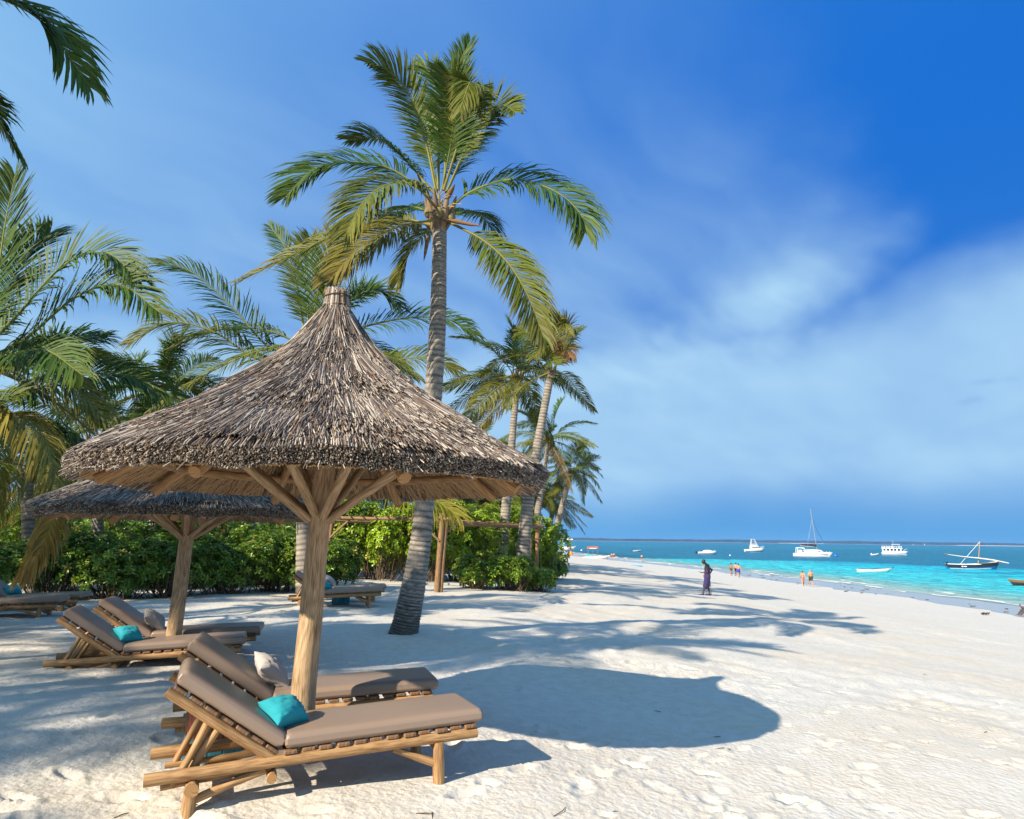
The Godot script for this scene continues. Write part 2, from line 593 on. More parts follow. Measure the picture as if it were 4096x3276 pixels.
func build_sea() -> void:
	var b := MB.new()
	var cols := 0
	var rows := 0
	var patch := FastNoiseLite.new()
	patch.seed = 17; patch.frequency = 0.02; patch.fractal_octaves = 4
	var sand_c := Color(0.30, 0.60, 0.58)
	var aqua := Color(0.035, 0.44, 0.50)
	var turq := Color(0.0, 0.36, 0.48)
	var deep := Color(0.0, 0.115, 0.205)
	var teal := Color(0.0, 0.20, 0.285)
	var r := 30.0
	while r < 7500.0:
		cols = 0
		var deg := -20.0
		while deg <= 62.0:
			var t := deg_to_rad(deg)
			var x := sin(t) * r
			var z := cos(t) * r
			var off := x - shore(z)
			# sandy shallows out to a bed of sea grass whose edge runs slantwise; paler sand bars further out
			var n := patch.get_noise_2d(x * 0.7, z * 1.6)
			var edge := curve_at([-200.0, 25.0, 60.0, 93.0, 103.0, 125.0, 400.0], [330.0, 200.0, 190.0, 180.0, 152.0, 132.0, 90.0], x)
			var grass := smoothstep(-7.0, 14.0, z - edge + n * 22.0)
			var bar := smoothstep(0.02, 0.3, patch.get_noise_2d(x * 0.35 + 300.0, z * 0.9)) * smoothstep(420.0, 640.0, z)
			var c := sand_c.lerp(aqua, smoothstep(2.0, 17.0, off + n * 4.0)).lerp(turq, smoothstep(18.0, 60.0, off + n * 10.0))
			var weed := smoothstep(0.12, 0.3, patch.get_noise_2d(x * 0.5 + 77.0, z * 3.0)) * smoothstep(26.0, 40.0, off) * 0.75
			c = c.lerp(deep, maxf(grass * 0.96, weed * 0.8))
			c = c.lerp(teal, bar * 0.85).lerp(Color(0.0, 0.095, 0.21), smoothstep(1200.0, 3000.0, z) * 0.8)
			c = c * (1.0 + n * 0.12)
			var al := clampf(1.0 - exp(-maxf(off, 0.0) / 7.0), 0.06, 1.0)
			if off > 30.0: al = 1.0
			c.a = al
			var amp := 0.17 * clampf(off / 20.0, 0.1, 1.0) * clampf((700.0 - r) / 400.0, 0.0, 1.0)
			var y := SEA + n_mid.get_noise_2d(x * 0.22, z * 0.3) * amp + n_low.get_noise_2d(x * 0.6, z * 0.9) * amp
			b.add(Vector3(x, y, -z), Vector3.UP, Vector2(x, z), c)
			cols += 1
			deg += 0.25
		rows += 1
		r *= 1.0115 if r < 600.0 else 1.03
	for q in range(1, rows):
		for k in cols - 1:
			var o := (q - 1) * cols + k
			# leave out what lies far inland, under the beach
			if b.v[o].x - shore(-b.v[o].z) > -9.0 or b.v[o].z < -600.0:
				b.quad(o, o + 1, o + cols + 1, o + cols)
	b.smooth()
	setting("sea_water", b.mesh(), M["water"])
	# broken lines of foam where small waves run out
	b = MB.new()
	var fr := RandomNumberGenerator.new()
	fr.seed = 77
	for line in [[0.1, 30.0, 330.0, 0.22, 0.05], [1.6, 30.0, 300.0, 0.2, 0.04], [4.5, 34.0, 240.0, 0.26, 0.2], [8.5, 36.0, 200.0, 0.22, 0.3]]:
		var z: float = line[1]
		var prev := -1
		while z < line[2]:
			var s: float = shore(z) + line[0] + n_mid.get_noise_2d(z * 0.1, line[0] * 9.0) * 1.6
			var wd: float = line[3] * clampf(n_low.get_noise_2d(z * 0.7, line[0] * 31.0) * 2.2 + 0.55 - line[4] * 3.0, 0.0, 1.3) * (1.0 + z / 130.0)
			var k := b.v.size()
			var fy := SEA + 0.035
			for q in 4:
				var o: float = [-1.0, -0.35, 0.4, 1.0][q]
				b.add(Vector3(s + o * wd * (0.8 + 0.4 * fr.randf()), maxf(fy, base_y(s + o * wd, z) + 0.025) + (0.05 * minf(wd, 1.0) if q in [1, 2] else 0.0), -z), Vector3.UP, Vector2(s, z), Color.WHITE)
			if prev >= 0 and wd > 0.05:
				for q in 3:
					b.quad(prev + q, prev + q + 1, k + q + 1, k + q)
			prev = k
			z *= 1.004
	b.smooth()
	var fo := setting("surf_foam", b.mesh(), M["foam"], "stuff")
	tag(fo, "thin broken lines of white foam along the shoreline", "foam")
	# low wooded coast on the horizon, with a thin pale strip of beach below
	b = MB.new()
	var top := FastNoiseLite.new()
	top.seed = 4; top.frequency = 0.004; top.fractal_octaves = 5
	var x := -3200.0
	var prev2 := -1
	while x < 6200.0:
		var z := 4100.0 - maxf(0.0, x - 1500.0) * 0.16 + maxf(0.0, 600.0 - x) * 0.25
		var k := b.v.size()
		var hgt := 15.5 + top.get_noise_2d(x, 0.0) * 6.0 + top.get_noise_2d(x * 6.0, 9.0) * 3.5
		var g := Color(0.022, 0.038, 0.02) * (1.0 + top.get_noise_2d(x * 4.0, 50.0) * 0.8)
		var beach := smoothstep(-0.05, 0.12, top.get_noise_2d(x * 0.35, 200.0))
		b.add(Vector3(x, SEA - 0.4, -z), Vector3(0, 0.4, 1).normalized(), Vector2.ZERO, Color(0.55, 0.5, 0.42))
		b.add(Vector3(x, SEA + 0.5 + 2.2 * beach, -z - 14), Vector3(0, 0.4, 1).normalized(), Vector2.ZERO, Color(0.55, 0.5, 0.42))
		b.add(Vector3(x, SEA + 0.6 + 2.2 * beach, -z - 15), Vector3(0, 0.2, 1).normalized(), Vector2.ZERO, g)
		b.add(Vector3(x, SEA + hgt * 0.75, -z - 22), Vector3(0, 0.5, 1).normalized(), Vector2.ZERO, g)
		b.add(Vector3(x, SEA + hgt, -z - 60), Vector3(0, 1, 0.5).normalized(), Vector2.ZERO, g * 1.15)
		b.add(Vector3(x, SEA + hgt * 0.9, -z - 500), Vector3.UP, Vector2.ZERO, g)
		if prev2 >= 0:
			for q in 5:
				if q != 1: b.quad(prev2 + q, prev2 + q + 1, k + q + 1, k + q)
				else: b.quad(prev2 + q, prev2 + q + 1, k + q + 1, k + q)
		prev2 = k
		x += 7.0
	setting("far_wooded_coast", b.mesh(), M["far_wood"])

# ---------------------------------------------------------------- parasols
const ROOF := [[0.11, 3.86], [0.24, 3.63], [0.43, 3.39], [0.78, 3.07], [1.24, 2.755], [1.62, 2.52], [1.98, 2.295]]
func roof_y(r: float) -> float:
	var xs := []
	var ys := []
	for p in ROOF:
		xs.append(p[0]); ys.append(p[1])
	return curve_at(xs, ys, r)

func reed_mesh() -> ArrayMesh:
	# one cane, radius 1, from x = 0 to x = 1, with a paler cut end
	var b := MB.new()
	for q in 5:
		var a := TAU * q / 4.0
		var d := Vector3(0, cos(a), sin(a))
		b.add(d, d, Vector2.ZERO, Color.WHITE)
		b.add(d + Vector3.RIGHT, d, Vector2.ZERO, Color.WHITE)
	for q in 4:
		b.quad(q * 2, q * 2 + 1, q * 2 + 3, q * 2 + 2)
	var k := b.v.size()
	for q in 4:
		var a := TAU * q / 4.0
		b.add(Vector3(1, cos(a), sin(a)), Vector3.RIGHT, Vector2.ZERO, Color(1.1, 1.02, 0.92))
	b.tri(k, k + 1, k + 2); b.tri(k, k + 2, k + 3)
	return b.mesh()

func cane(o: Vector3, dir: Vector3, length: float, rad: float) -> Transform3D:
	var f := frame(dir)
	return Transform3D(Basis(dir * length, f[1] * rad, f[0] * rad), o)

func make_parasol(label: String, dense: float) -> Node3D:
	var p := thing("thatched_parasol", label, "parasol", Vector3.ZERO, 0.0, "thatched beach parasols")
	var th := Node3D.new()
	var b := MB.new()
	# solid bed of the thatch: upper side, edge and underside
	var prof := [[0.0, 3.84]]
	for q in ROOF:
		prof.append([q[0] * 0.965 - 0.02, q[1] - 0.035])
	prof.append([1.86, 2.18])
	lathe(b, prof, 64, Color.WHITE, 0.004)
	part("thatch_bed", b.mesh(), M["thatch_core"], p)
	b = MB.new()
	lathe(b, [[1.88, 2.175], [1.5, 2.425], [1.1, 2.67], [0.7, 2.95], [0.3, 3.3], [0.0, 3.5]], 64, Color.WHITE)
	part("thatch_lining", b.mesh(), M["thatch_under"], p)
	var reed := reed_mesh()
	var r := RandomNumberGenerator.new()
	r.seed = 21
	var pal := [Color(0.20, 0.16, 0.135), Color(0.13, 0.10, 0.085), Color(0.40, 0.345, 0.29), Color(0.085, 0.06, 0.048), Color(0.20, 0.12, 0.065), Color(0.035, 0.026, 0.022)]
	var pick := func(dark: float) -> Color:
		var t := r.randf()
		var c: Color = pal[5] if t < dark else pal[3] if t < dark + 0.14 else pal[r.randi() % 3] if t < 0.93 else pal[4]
		var k := r.randf_range(0.75, 1.25)
		return Color(c.r * k, c.g * k, c.b * k)
	var xf := []
	var cols := []
	# upper side: canes run down the slope, their lower ends a little proud
	for k in int(46000 * dense):
		var rr := sqrt(r.randf_range(0.010, 3.95))
		var a := r.randf() * TAU
		var length := r.randf_range(0.16, 0.46) * clampf(0.55 + rr * 0.4, 0.5, 1.1)
		var r0 := maxf(rr - length * 0.8, 0.1)
		var r1 := minf(rr, 1.985 + r.randf_range(-0.03, 0.015))
		var lift := r.randf_range(-0.006, 0.03)
		var d0 := Vector3(cos(a), 0, sin(a))
		var a1 := a + r.randfn(0.0, 0.045) / maxf(rr, 0.35)
		var d1 := Vector3(cos(a1), 0, sin(a1))
		var lump := 0.014 * sin(a * 9.0 + rr * 6.0) + 0.012 * sin(a * 4.0 - rr * 9.0)
		var o := d0 * r0 + Vector3.UP * (roof_y(r0) + lift * 0.25 - 0.012 + lump)
		var e := d1 * r1 + Vector3.UP * (roof_y(r1) + lift + lump)
		var w := e - o
		xf.append(cane(o, w.normalized(), w.length(), r.randf_range(0.0028, 0.0048)))
		cols.append(pick.call(0.15))
	many("thatch_canes", reed, M["reed"], xf, cols, p)
	# edge: cut ends of the canes, packed through the thickness
	xf = []; cols = []
	for k in int(34000 * dense):
		var a := r.randf() * TAU
		var t := r.randf()
		var y := lerpf(2.285, 2.160 + 0.03 * n_mid.get_noise_2d(cos(a) * 6.0 + 40.0, sin(a) * 6.0), t) + 0.014 * sin(a * 11.0)
		var ro := 1.985 - 0.055 * t + r.randf_range(-0.035, 0.012) + 0.014 * sin(a * 5.0) + 0.012 * sin(a * 17.0) + 0.02 * n_mid.get_noise_2d(cos(a) * 9.0, sin(a) * 9.0)
		var d := Vector3(cos(a), 0, sin(a))
		var w := (d * 0.80 + Vector3(0, -0.56, 0) + Vector3(r.randf_range(-1, 1), r.randf_range(-1, 1), r.randf_range(-1, 1)) * 0.12).normalized()
		var length := r.randf_range(0.07, 0.15)
		var e := d * ro + Vector3.UP * y
		xf.append(cane(e - w * length, w, length, r.randf_range(0.0036, 0.0054)))
		cols.append(pick.call(0.16))
	for k in int(170 * dense):
		var a := r.randf() * TAU
		var d := Vector3(cos(a), 0, sin(a))
		var w := (d * 0.80 + Vector3(0, -0.5, 0) + Vector3(r.randf_range(-1, 1), r.randf_range(-1, 1), r.randf_range(-1, 1)) * 0.2).normalized()
		xf.append(cane(d * 1.92 + Vector3.UP * r.randf_range(2.17, 2.27), w, r.randf_range(0.06, 0.1), 0.0028))
		cols.append(pick.call(0.0) * 1.2)
	many("cut_cane_edge", reed, M["reed"], xf, cols, p)
	# underside
	xf = []; cols = []
	for k in int(9000 * dense):
		var a := r.randf() * TAU
		var r0 := sqrt(r.randf_range(0.05, 3.0))
		var r1 := minf(r0 + r.randf_range(0.25, 0.5), 1.875)
		var yo := func(q: float) -> float: return curve_at([0.0, 0.3, 0.7, 1.1, 1.5, 1.91], [3.5, 3.3, 2.95, 2.67, 2.425, 2.165], q) - 0.012
		var a1 := a + r.randfn(0.0, 0.03)
		var o := Vector3(cos(a) * r0, yo.call(r0) - r.randf() * 0.012, sin(a) * r0)
		var e := Vector3(cos(a1) * r1, yo.call(r1) - r.randf() * 0.012, sin(a1) * r1)
		var w := e - o
		xf.append(cane(o, w.normalized(), w.length(), r.randf_range(0.004, 0.007)))
		var c := Color(0.38, 0.235, 0.11) if r.randf() < 0.75 else Color(0.15, 0.08, 0.035)
		cols.append(c * r.randf_range(0.7, 1.25))
	many("underside_canes", reed, M["reed"], xf, cols, p)
	# bundle at the top, bound with rope
	xf = []; cols = []
	for k in int(900 * dense):
		var a := r.randf() * TAU
		var q := sqrt(r.randf()) * 0.105
		var o := Vector3(cos(a) * q * 1.25, 3.78, sin(a) * q * 1.25)
		var e := Vector3(cos(a) * q, 4.0 + r.randf_range(-0.03, 0.03), sin(a) * q)
		xf.append(cane(o, (e - o).normalized(), (e - o).length(), 0.006))
		cols.append(pick.call(0.05) * 1.15)
	many("top_bundle", reed, M["reed"], xf, cols, p)
	for y in [3.85, 3.95]:
		var ring := MB.new()
		var pts := []
		var rr2 := []
		for q in 21:
			var a := TAU * q / 20.0
			pts.append(Vector3(cos(a) * 0.122, y + 0.01 * sin(a * 2.0), sin(a) * 0.122)); rr2.append(0.006)
		tube(ring, pts, rr2, 5, Color.WHITE, false)
		part("binding_rope", ring.mesh(), M["rope"], p)
	# post, eight rafters, eight braces and a ring of poles
	b = MB.new()
	tube(b, [Vector3(-0.07, -0.4, 0), Vector3(-0.07, 0.0, 0), Vector3(-0.066, 0.5, 0.01), Vector3(-0.05, 1.0, 0.012), Vector3(-0.038, 1.5, 0.006), Vector3(-0.025, 1.95, 0), Vector3(-0.01, 2.5, 0), Vector3(0, 3.35, 0)], [0.112, 0.110, 0.103, 0.097, 0.094, 0.095, 0.088, 0.06], 20, Color.WHITE, true, 0.03)
	var post := part("post", b.mesh(), M["post_wood"], p)
	var kn := MB.new()
	tube(kn, [Vector3(-0.035, 0.30, 0.098), Vector3(-0.035, 0.30, 0.118)], [0.028, 0.016], 10, Color(0.55, 0.45, 0.4), true)
	part("knot", kn.mesh(), M["post_wood"], post)
	for k in 8:
		var a := TAU * (k + 0.28) / 8.0
		var d := Vector3(cos(a), 0, sin(a))
		part("rafter", log_mesh(d * 0.05 + Vector3.UP * 3.32, d * 1.76 + Vector3.UP * (2.125 + r.randf_range(-0.02, 0.02)), 0.036, 0.048, 10), M["frame_wood"], p)
		var s := d.cross(Vector3.UP) * 0.03 * (1 if k % 2 else -1)
		part("brace", log_mesh(d * 0.085 + Vector3(-0.03, 1.87 + 0.03 * (k % 3), 0), d * 1.08 + s + Vector3.UP * 2.61, 0.040, 0.036, 10, 0.02), M["post_wood"], p)
	for k in 8:
		var a := TAU * (k + 0.28) / 8.0
		var a2 := TAU * (k + 1.28) / 8.0
		part("ring_pole", log_mesh(Vector3(cos(a - 0.05) * 1.5, 2.33, sin(a - 0.05) * 1.5), Vector3(cos(a2 + 0.05) * 1.5, 2.33, sin(a2 + 0.05) * 1.5), 0.042, 0.036, 8), M["frame_wood"], p)
	return p

# ---------------------------------------------------------------- loungers
const HINGE := Vector2(-0.335, 0.20)
const BACK_A := 0.608
func rail_y(x: float) -> float:
	return lerpf(0.17, 0.255, (x + 1.15) / 2.3)

func make_lounger(label: String, s: int) -> Node3D:
	rng.seed = s
	var l := thing("sun_lounger", label, "sun lounger", Vector3.ZERO, 0.0, "wooden sun loungers")
	var fw: Material = M["frame_wood"]
	for z in [0.30, -0.30]:
		var m := log_mesh(Vector3(-1.15, rail_y(-1.15), z), Vector3(1.15, rail_y(1.15), z), 0.042, 0.038, 10)
		part("side_rail", m, fw, l)
		part("leg", log_mesh(Vector3(-0.875, -0.12, z * 1.04), Vector3(-0.86, rail_y(-0.86) - 0.055, z * 1.03), 0.05, 0.044, 10), fw, l)
		part("leg", log_mesh(Vector3(0.855, -0.12, z * 1.02), Vector3(0.845, rail_y(0.845) - 0.03, z * 1.02), 0.044, 0.042, 10), fw, l)
		part("leg_brace", log_mesh(Vector3(-0.83, 0.02, z * 0.98), Vector3(-0.40, rail_y(-0.4) - 0.05, z * 0.93), 0.03, 0.028, 8), fw, l)
		part("leg_brace", log_mesh(Vector3(0.83, 0.06, z * 0.97), Vector3(0.50, rail_y(0.5) - 0.04, z * 0.9), 0.032, 0.024, 8), fw, l)
		part("lower_bar", log_mesh(Vector3(-1.05, 0.10, z * 0.8), Vector3(-0.36, 0.135, z * 0.8), 0.023, 0.022, 8), fw, l)
		# backrest side and its two props
		var c := Vector3(cos(BACK_A), -sin(BACK_A), 0)
		var h := Vector3(HINGE.x, HINGE.y, z * 0.93)
		part("backrest_rail", log_mesh(h + c * 0.04, h - c * 0.89, 0.034, 0.036, 9), fw, l)
		part("prop", log_mesh(h - c * 0.56 + Vector3(0, -0.03, -z * 0.12), Vector3(-0.985, 0.105, z * 0.86), 0.027, 0.026, 8), fw, l)
		part("prop", log_mesh(h - c * 0.47 + Vector3(0, -0.03, -z * 0.12), Vector3(-0.90, 0.115, z * 0.70), 0.027, 0.026, 8), fw, l)
	part("cross_bar", log_mesh(Vector3(-0.86, rail_y(-0.86) - 0.082, 0.37), Vector3(-0.86, rail_y(-0.86) - 0.082, -0.37), 0.045, 0.042, 10), fw, l)
	part("cross_bar", log_mesh(Vector3(0.845, rail_y(0.845) - 0.075, 0.33), Vector3(0.845, rail_y(0.845) - 0.075, -0.33), 0.036, 0.036, 10), fw, l)
	part("cross_bar", log_mesh(Vector3(-0.36, 0.105, 0.345), Vector3(-0.36, 0.105, -0.345), 0.036, 0.036, 10), fw, l)
	var tilt := atan2(0.085, 2.3)
	for k in 12:
		var x := HINGE.x + 0.09 + k * 0.122
		var b := MB.new()
		block(b, Vector3.ZERO, Vector3(0.092, 0.026, 0.64 + rng.randf_range(-0.03, 0.03)), 0.006, tone(Color.WHITE, 0.2))
		part("seat_slat", b.mesh(), M["slat_wood"], l, Vector3(x, rail_y(x) + 0.052, 0), Vector3(0, rng.randf_range(-0.02, 0.02), tilt))
	for k in 7:
		var d := 0.07 + k * 0.125
		var b := MB.new()
		block(b, Vector3.ZERO, Vector3(0.098, 0.026, 0.60 + rng.randf_range(-0.03, 0.03)), 0.006, tone(Color.WHITE, 0.2))
		part("back_slat", b.mesh(), M["slat_wood"], l, Vector3(HINGE.x - cos(BACK_A) * d + sin(BACK_A) * 0.046, HINGE.y + sin(BACK_A) * d + cos(BACK_A) * 0.046, 0), Vector3(0, 0, -BACK_A))
	return l

# padded slab: rounded, slightly swollen
func pad_mesh(size: Vector3, rad: float, puff: float, nx := 40, nz := 16) -> ArrayMesh:
	var b := MB.new()
	var h := size * 0.5
	for side in [1.0, -1.0]:
		var k := b.v.size()
		for q in nx + 1:
			for w in nz + 1:
				# finer towards the edges
				var u := sin((float(q) / nx - 0.5) * PI)
				var v := sin((float(w) / nz - 0.5) * PI)
				var dx := (1.0 - absf(u)) * h.x
				var dz := (1.0 - absf(v)) * h.z
				var ex := clampf(1.0 - dx / rad, 0.0, 1.0)
				var ez := clampf(1.0 - dz / rad, 0.0, 1.0)
				var e := minf(1.0, sqrt(ex * ex + ez * ez))
				var rise := (h.y - rad) + rad * sqrt(maxf(0.0, 1.0 - e * e))
				if e >= 1.0: rise = h.y - rad
				var sw := puff * (1.0 - pow(absf(u), 4.0)) * (1.0 - pow(absf(v), 4.0)) * (0.8 + 0.2 * sin(u * 5.0))
				b.add(Vector3(u * h.x, side * (rise + (sw if side > 0.0 else 0.0)), v * h.z), Vector3(u * 0.2, side, v * 0.2).normalized(), Vector2(u, v), Color.WHITE)
		for q in nx:
			for w in nz:
				var o := k + q * (nz + 1) + w
				b.quad(o, o + 1, o + nz + 2, o + nz + 1)
	# the band between the two sides
	var ring := []
	for q in nx + 1: ring.append(Vector2(sin((float(q) / nx - 0.5) * PI), -1.0))
	for w in range(1, nz + 1): ring.append(Vector2(1.0, sin((float(w) / nz - 0.5) * PI)))
	for q in range(1, nx + 1): ring.append(Vector2(-sin((float(q) / nx - 0.5) * PI), 1.0))
	for w in range(1, nz): ring.append(Vector2(-1.0, -sin((float(w) / nz - 0.5) * PI)))
	var s := b.v.size()
	var hh := h.y - rad
	for p in ring:
		var nn := Vector3(p.x if absf(p.x) > 0.98 else 0.0, 0, p.y if absf(p.y) > 0.98 else 0.0).normalized()
		b.add(Vector3(p.x * h.x, hh, p.y * h.z), nn, Vector2.ZERO, Color.WHITE)
		b.add(Vector3(p.x * h.x, -hh, p.y * h.z), nn, Vector2.ZERO, Color.WHITE)
	for k in ring.size():
		var k2 := (k + 1) % ring.size()
		b.quad(s + k * 2, s + k2 * 2, s + k2 * 2 + 1, s + k * 2 + 1)
	var keep := b.n.duplicate()
	b.smooth()
	for k in range(s, b.v.size()): b.n[k] = keep[k]
	return b.mesh()

func make_mattress(label: String) -> Node3D:
	var m := thing("mattress", label, "mattress", Vector3.ZERO, 0.0, "taupe lounger mattresses")
	var tilt := atan2(0.085, 2.3)
	var x0 := HINGE.x + 0.05
	var ln := 1.15 + 0.05 - x0
	var xc := x0 + ln / 2.0
	part("seat_section", pad_mesh(Vector3(ln, 0.105, 0.63), 0.034, 0.016), M["vinyl"], m, Vector3(xc, rail_y(xc) + 0.065 + 0.054, 0), Vector3(0, 0, tilt))
	var d := 0.455
	var up := 0.061 + 0.054
	part("back_section", pad_mesh(Vector3(0.86, 0.105, 0.61), 0.034, 0.016, 30, 16), M["vinyl"], m, Vector3(HINGE.x - cos(BACK_A) * d + sin(BACK_A) * up, HINGE.y + sin(BACK_A) * d + cos(BACK_A) * up + 0.006, 0), Vector3(0, 0, -BACK_A))
	return m

func pillow_mesh(s: int, w := 0.32, hgt := 0.26, thick := 0.19) -> ArrayMesh:
	var b := MB.new()
	var f := FastNoiseLite.new()
	f.seed = s; f.frequency = 2.6; f.fractal_octaves = 3
	var n := 26
	for side in [1.0, -1.0]:
		var k := b.v.size()
		for q in n + 1:
			for p in n + 1:
				var u := sin((float(q) / n - 0.5) * PI)
				var v := sin((float(p) / n - 0.5) * PI)
				# sides drawn in, corners drawn out
				var x := u * w * 0.5 * (1.0 - 0.12 * (1.0 - u * u) * 0.0 - 0.10 * (1.0 - v * v) * absf(u) * absf(u))
				var z := v * hgt * 0.5 * (1.0 - 0.12 * (1.0 - u * u) * v * v)
				var y: float = side * thick * 0.5 * pow((1.0 - pow(absf(u), 2.6)) * (1.0 - pow(absf(v), 2.6)), 0.55)
				var edge := pow(maxf(absf(u), absf(v)), 2.0)
				y += f.get_noise_3d(u * 0.9 + v * 0.2, v * 2.4, side * 3.0) * 0.018 * (1.0 - pow(edge, 6.0)) * side
				b.add(Vector3(x, y, z), Vector3(u * 0.3, side, v * 0.3).normalized(), Vector2(u, v), Color.WHITE)
		for q in n:
			for p in n:
				var o := k + q * (n + 1) + p
				b.quad(o, o + 1, o + n + 2, o + n + 1)
	b.smooth()
	return b.mesh()

# drum of old boards, used as a side table
func make_drum(label: String, blue: bool, pos: Vector3, turn: float) -> Node3D:
	var d := thing("drum_table", label, "side table", pos, turn, "plank drum side tables")
	var n := 13
	for k in n:
		var a := TAU * k / n
		var b := MB.new()
		var pick := rng.randf()
		var top := Color(0.16, 0.075, 0.035) if pick < 0.5 else Color(0.24, 0.06, 0.03) if pick < 0.75 else Color(0.09, 0.05, 0.03)
		var low := Color(0.02, 0.20, 0.30) if blue else top
		block(b, Vector3(0, 0.335, 0), Vector3(0.03, 0.21, 0.103), 0.005, tone(top, 0.3))
		block(b, Vector3(0.0, 0.115, 0), Vector3(0.029, 0.228, 0.1025), 0.004, tone(low, 0.25))
		part("board", b.mesh(), M["drum_wood"], d, Vector3(cos(a) * 0.215, 0, sin(a) * 0.215), Vector3(0, -a, 0))
	var t := MB.new()
	lathe(t, [[0.225, 0.435], [0.236, 0.44], [0.236, 0.462], [0.228, 0.468], [0.0, 0.468]], 26, Color(0.36, 0.27, 0.19))
	part("table_top", t.mesh(), M["drum_wood"], d)
	return d

func lounger_set() -> void:
	var dw := mat("drum_wood", Color.WHITE, 0.8, true)
	dw.albedo_texture = noise_tex(0.02, 256, 0.0, 5, bark_ramp(), 51)
	dw.uv1_triplanar = true; dw.uv1_scale = Vector3(9, 1.3, 9)
	# x, forward, height, turn, lounger label, pillow, pillow colour
	var sets := [
		[-1.42, 5.53, -0.04, 23.4, "nearest wooden lounger, in front of the near parasol's post", "nearest taupe mattress, in full sun on the front lounger", "bright turquoise pillow on the nearest lounger", 0],
		[-1.90, 6.76, -0.03, 17.5, "wooden lounger just behind the near parasol's post", "taupe mattress shaded behind the near parasol's post", "pale grey pillow on the lounger behind the near post", 1],
		[-4.83, 9.65, -0.08, 19.7, "front lounger of the pair under the second parasol", "taupe mattress in front of the second parasol's post", "turquoise pillow on the front lounger by the second parasol", 0],
		[-4.95, 10.62, -0.05, 14.0, "rear lounger of the pair under the second parasol", "taupe mattress partly behind the second parasol's post", "pale grey pillow on the rear lounger by the second parasol", 1],
		[-4.50, 18.2, 0.0, 15.2, "front lounger of the distant pair near the bushes", "front mattress of the distant pair left of the palm trunk", "turquoise pillow half hidden behind the near parasol's post", 0],
		[-4.62, 19.35, 0.0, 14.0, "rear lounger of the distant pair near the bushes", "rear mattress of the distant pair left of the palm trunk", "blue-grey pillow on the distant rear lounger by the bushes", 1],
		[-10.50, 14.55, -0.02, 15.3, "front lounger cut off by the left edge of the picture", "front mattress cut off by the left edge", "", 0],
		[-10.75, 15.75, -0.02, 10.0, "rear lounger at the left edge below the dark hedge", "rear mattress at the left edge below the dark hedge", "small turquoise pillow at the left edge of the picture", 0]]
	var l0: Node3D
	var m0: Node3D
	var l1: Node3D
	for k in sets.size():
		var s: Array = sets[k]
		var pos := Vector3(s[0], s[2], -s[1])
		var turn := deg_to_rad(s[3])
		var l: Node3D
		var m: Node3D
		if k == 0:
			l0 = make_lounger(s[4], 101); l = l0
			m0 = make_mattress(s[5]); m = m0
		elif k == 1:
			l1 = make_lounger(s[4], 202); l = l1
			m = copy(m0, "mattress", s[5], pos, turn)
		else:
			l = copy(l1 if k % 2 else l0, "sun_lounger", s[4], pos, turn)
			m = copy(m0, "mattress", s[5], pos, turn)
		for o in [l, m]:
			o.position = pos; o.rotation.y = turn
		if s[6]:
			var turq: bool = s[7] == 0
			var pm := pillow_mesh(60 + k) if turq else pillow_mesh(60 + k, 0.36, 0.33, 0.17)
			var pl := solo("pillow", pm, M["turquoise_cloth" if turq else "grey_cloth"], s[6], "pillow", Vector3.ZERO, 0.0, "loose pillows on the loungers")
			var xf := Transform3D(Basis(Vector3.UP, turn), pos)
			# leans in the fold between seat and back
			var tilt := 0.30 if turq else -0.75
			var loc := Transform3D(Basis(Vector3(0, 0, 1), -0.42 if turq else -0.72) * Basis(Vector3.RIGHT, 0.42 if turq else 0.1) * Basis(Vector3.UP, 0.75 if turq else 0.4), Vector3(-0.28, 0.47, 0.05) if turq else Vector3(-0.31, 0.52, 0.05))
			pl.transform = xf * loc
	make_drum("drum of red-brown and blue painted boards under the nearest backrest", true, Vector3(-2.42, -0.13, -6.05), 0.3)
	make_drum("dark brown board drum beneath the lounger by the second parasol", false, Vector3(-5.05, -0.24, -10.05), 0.9)
	make_drum("dark blue board drum under the distant loungers", true, Vector3(-4.45, -0.06, -18.62), 1.7)

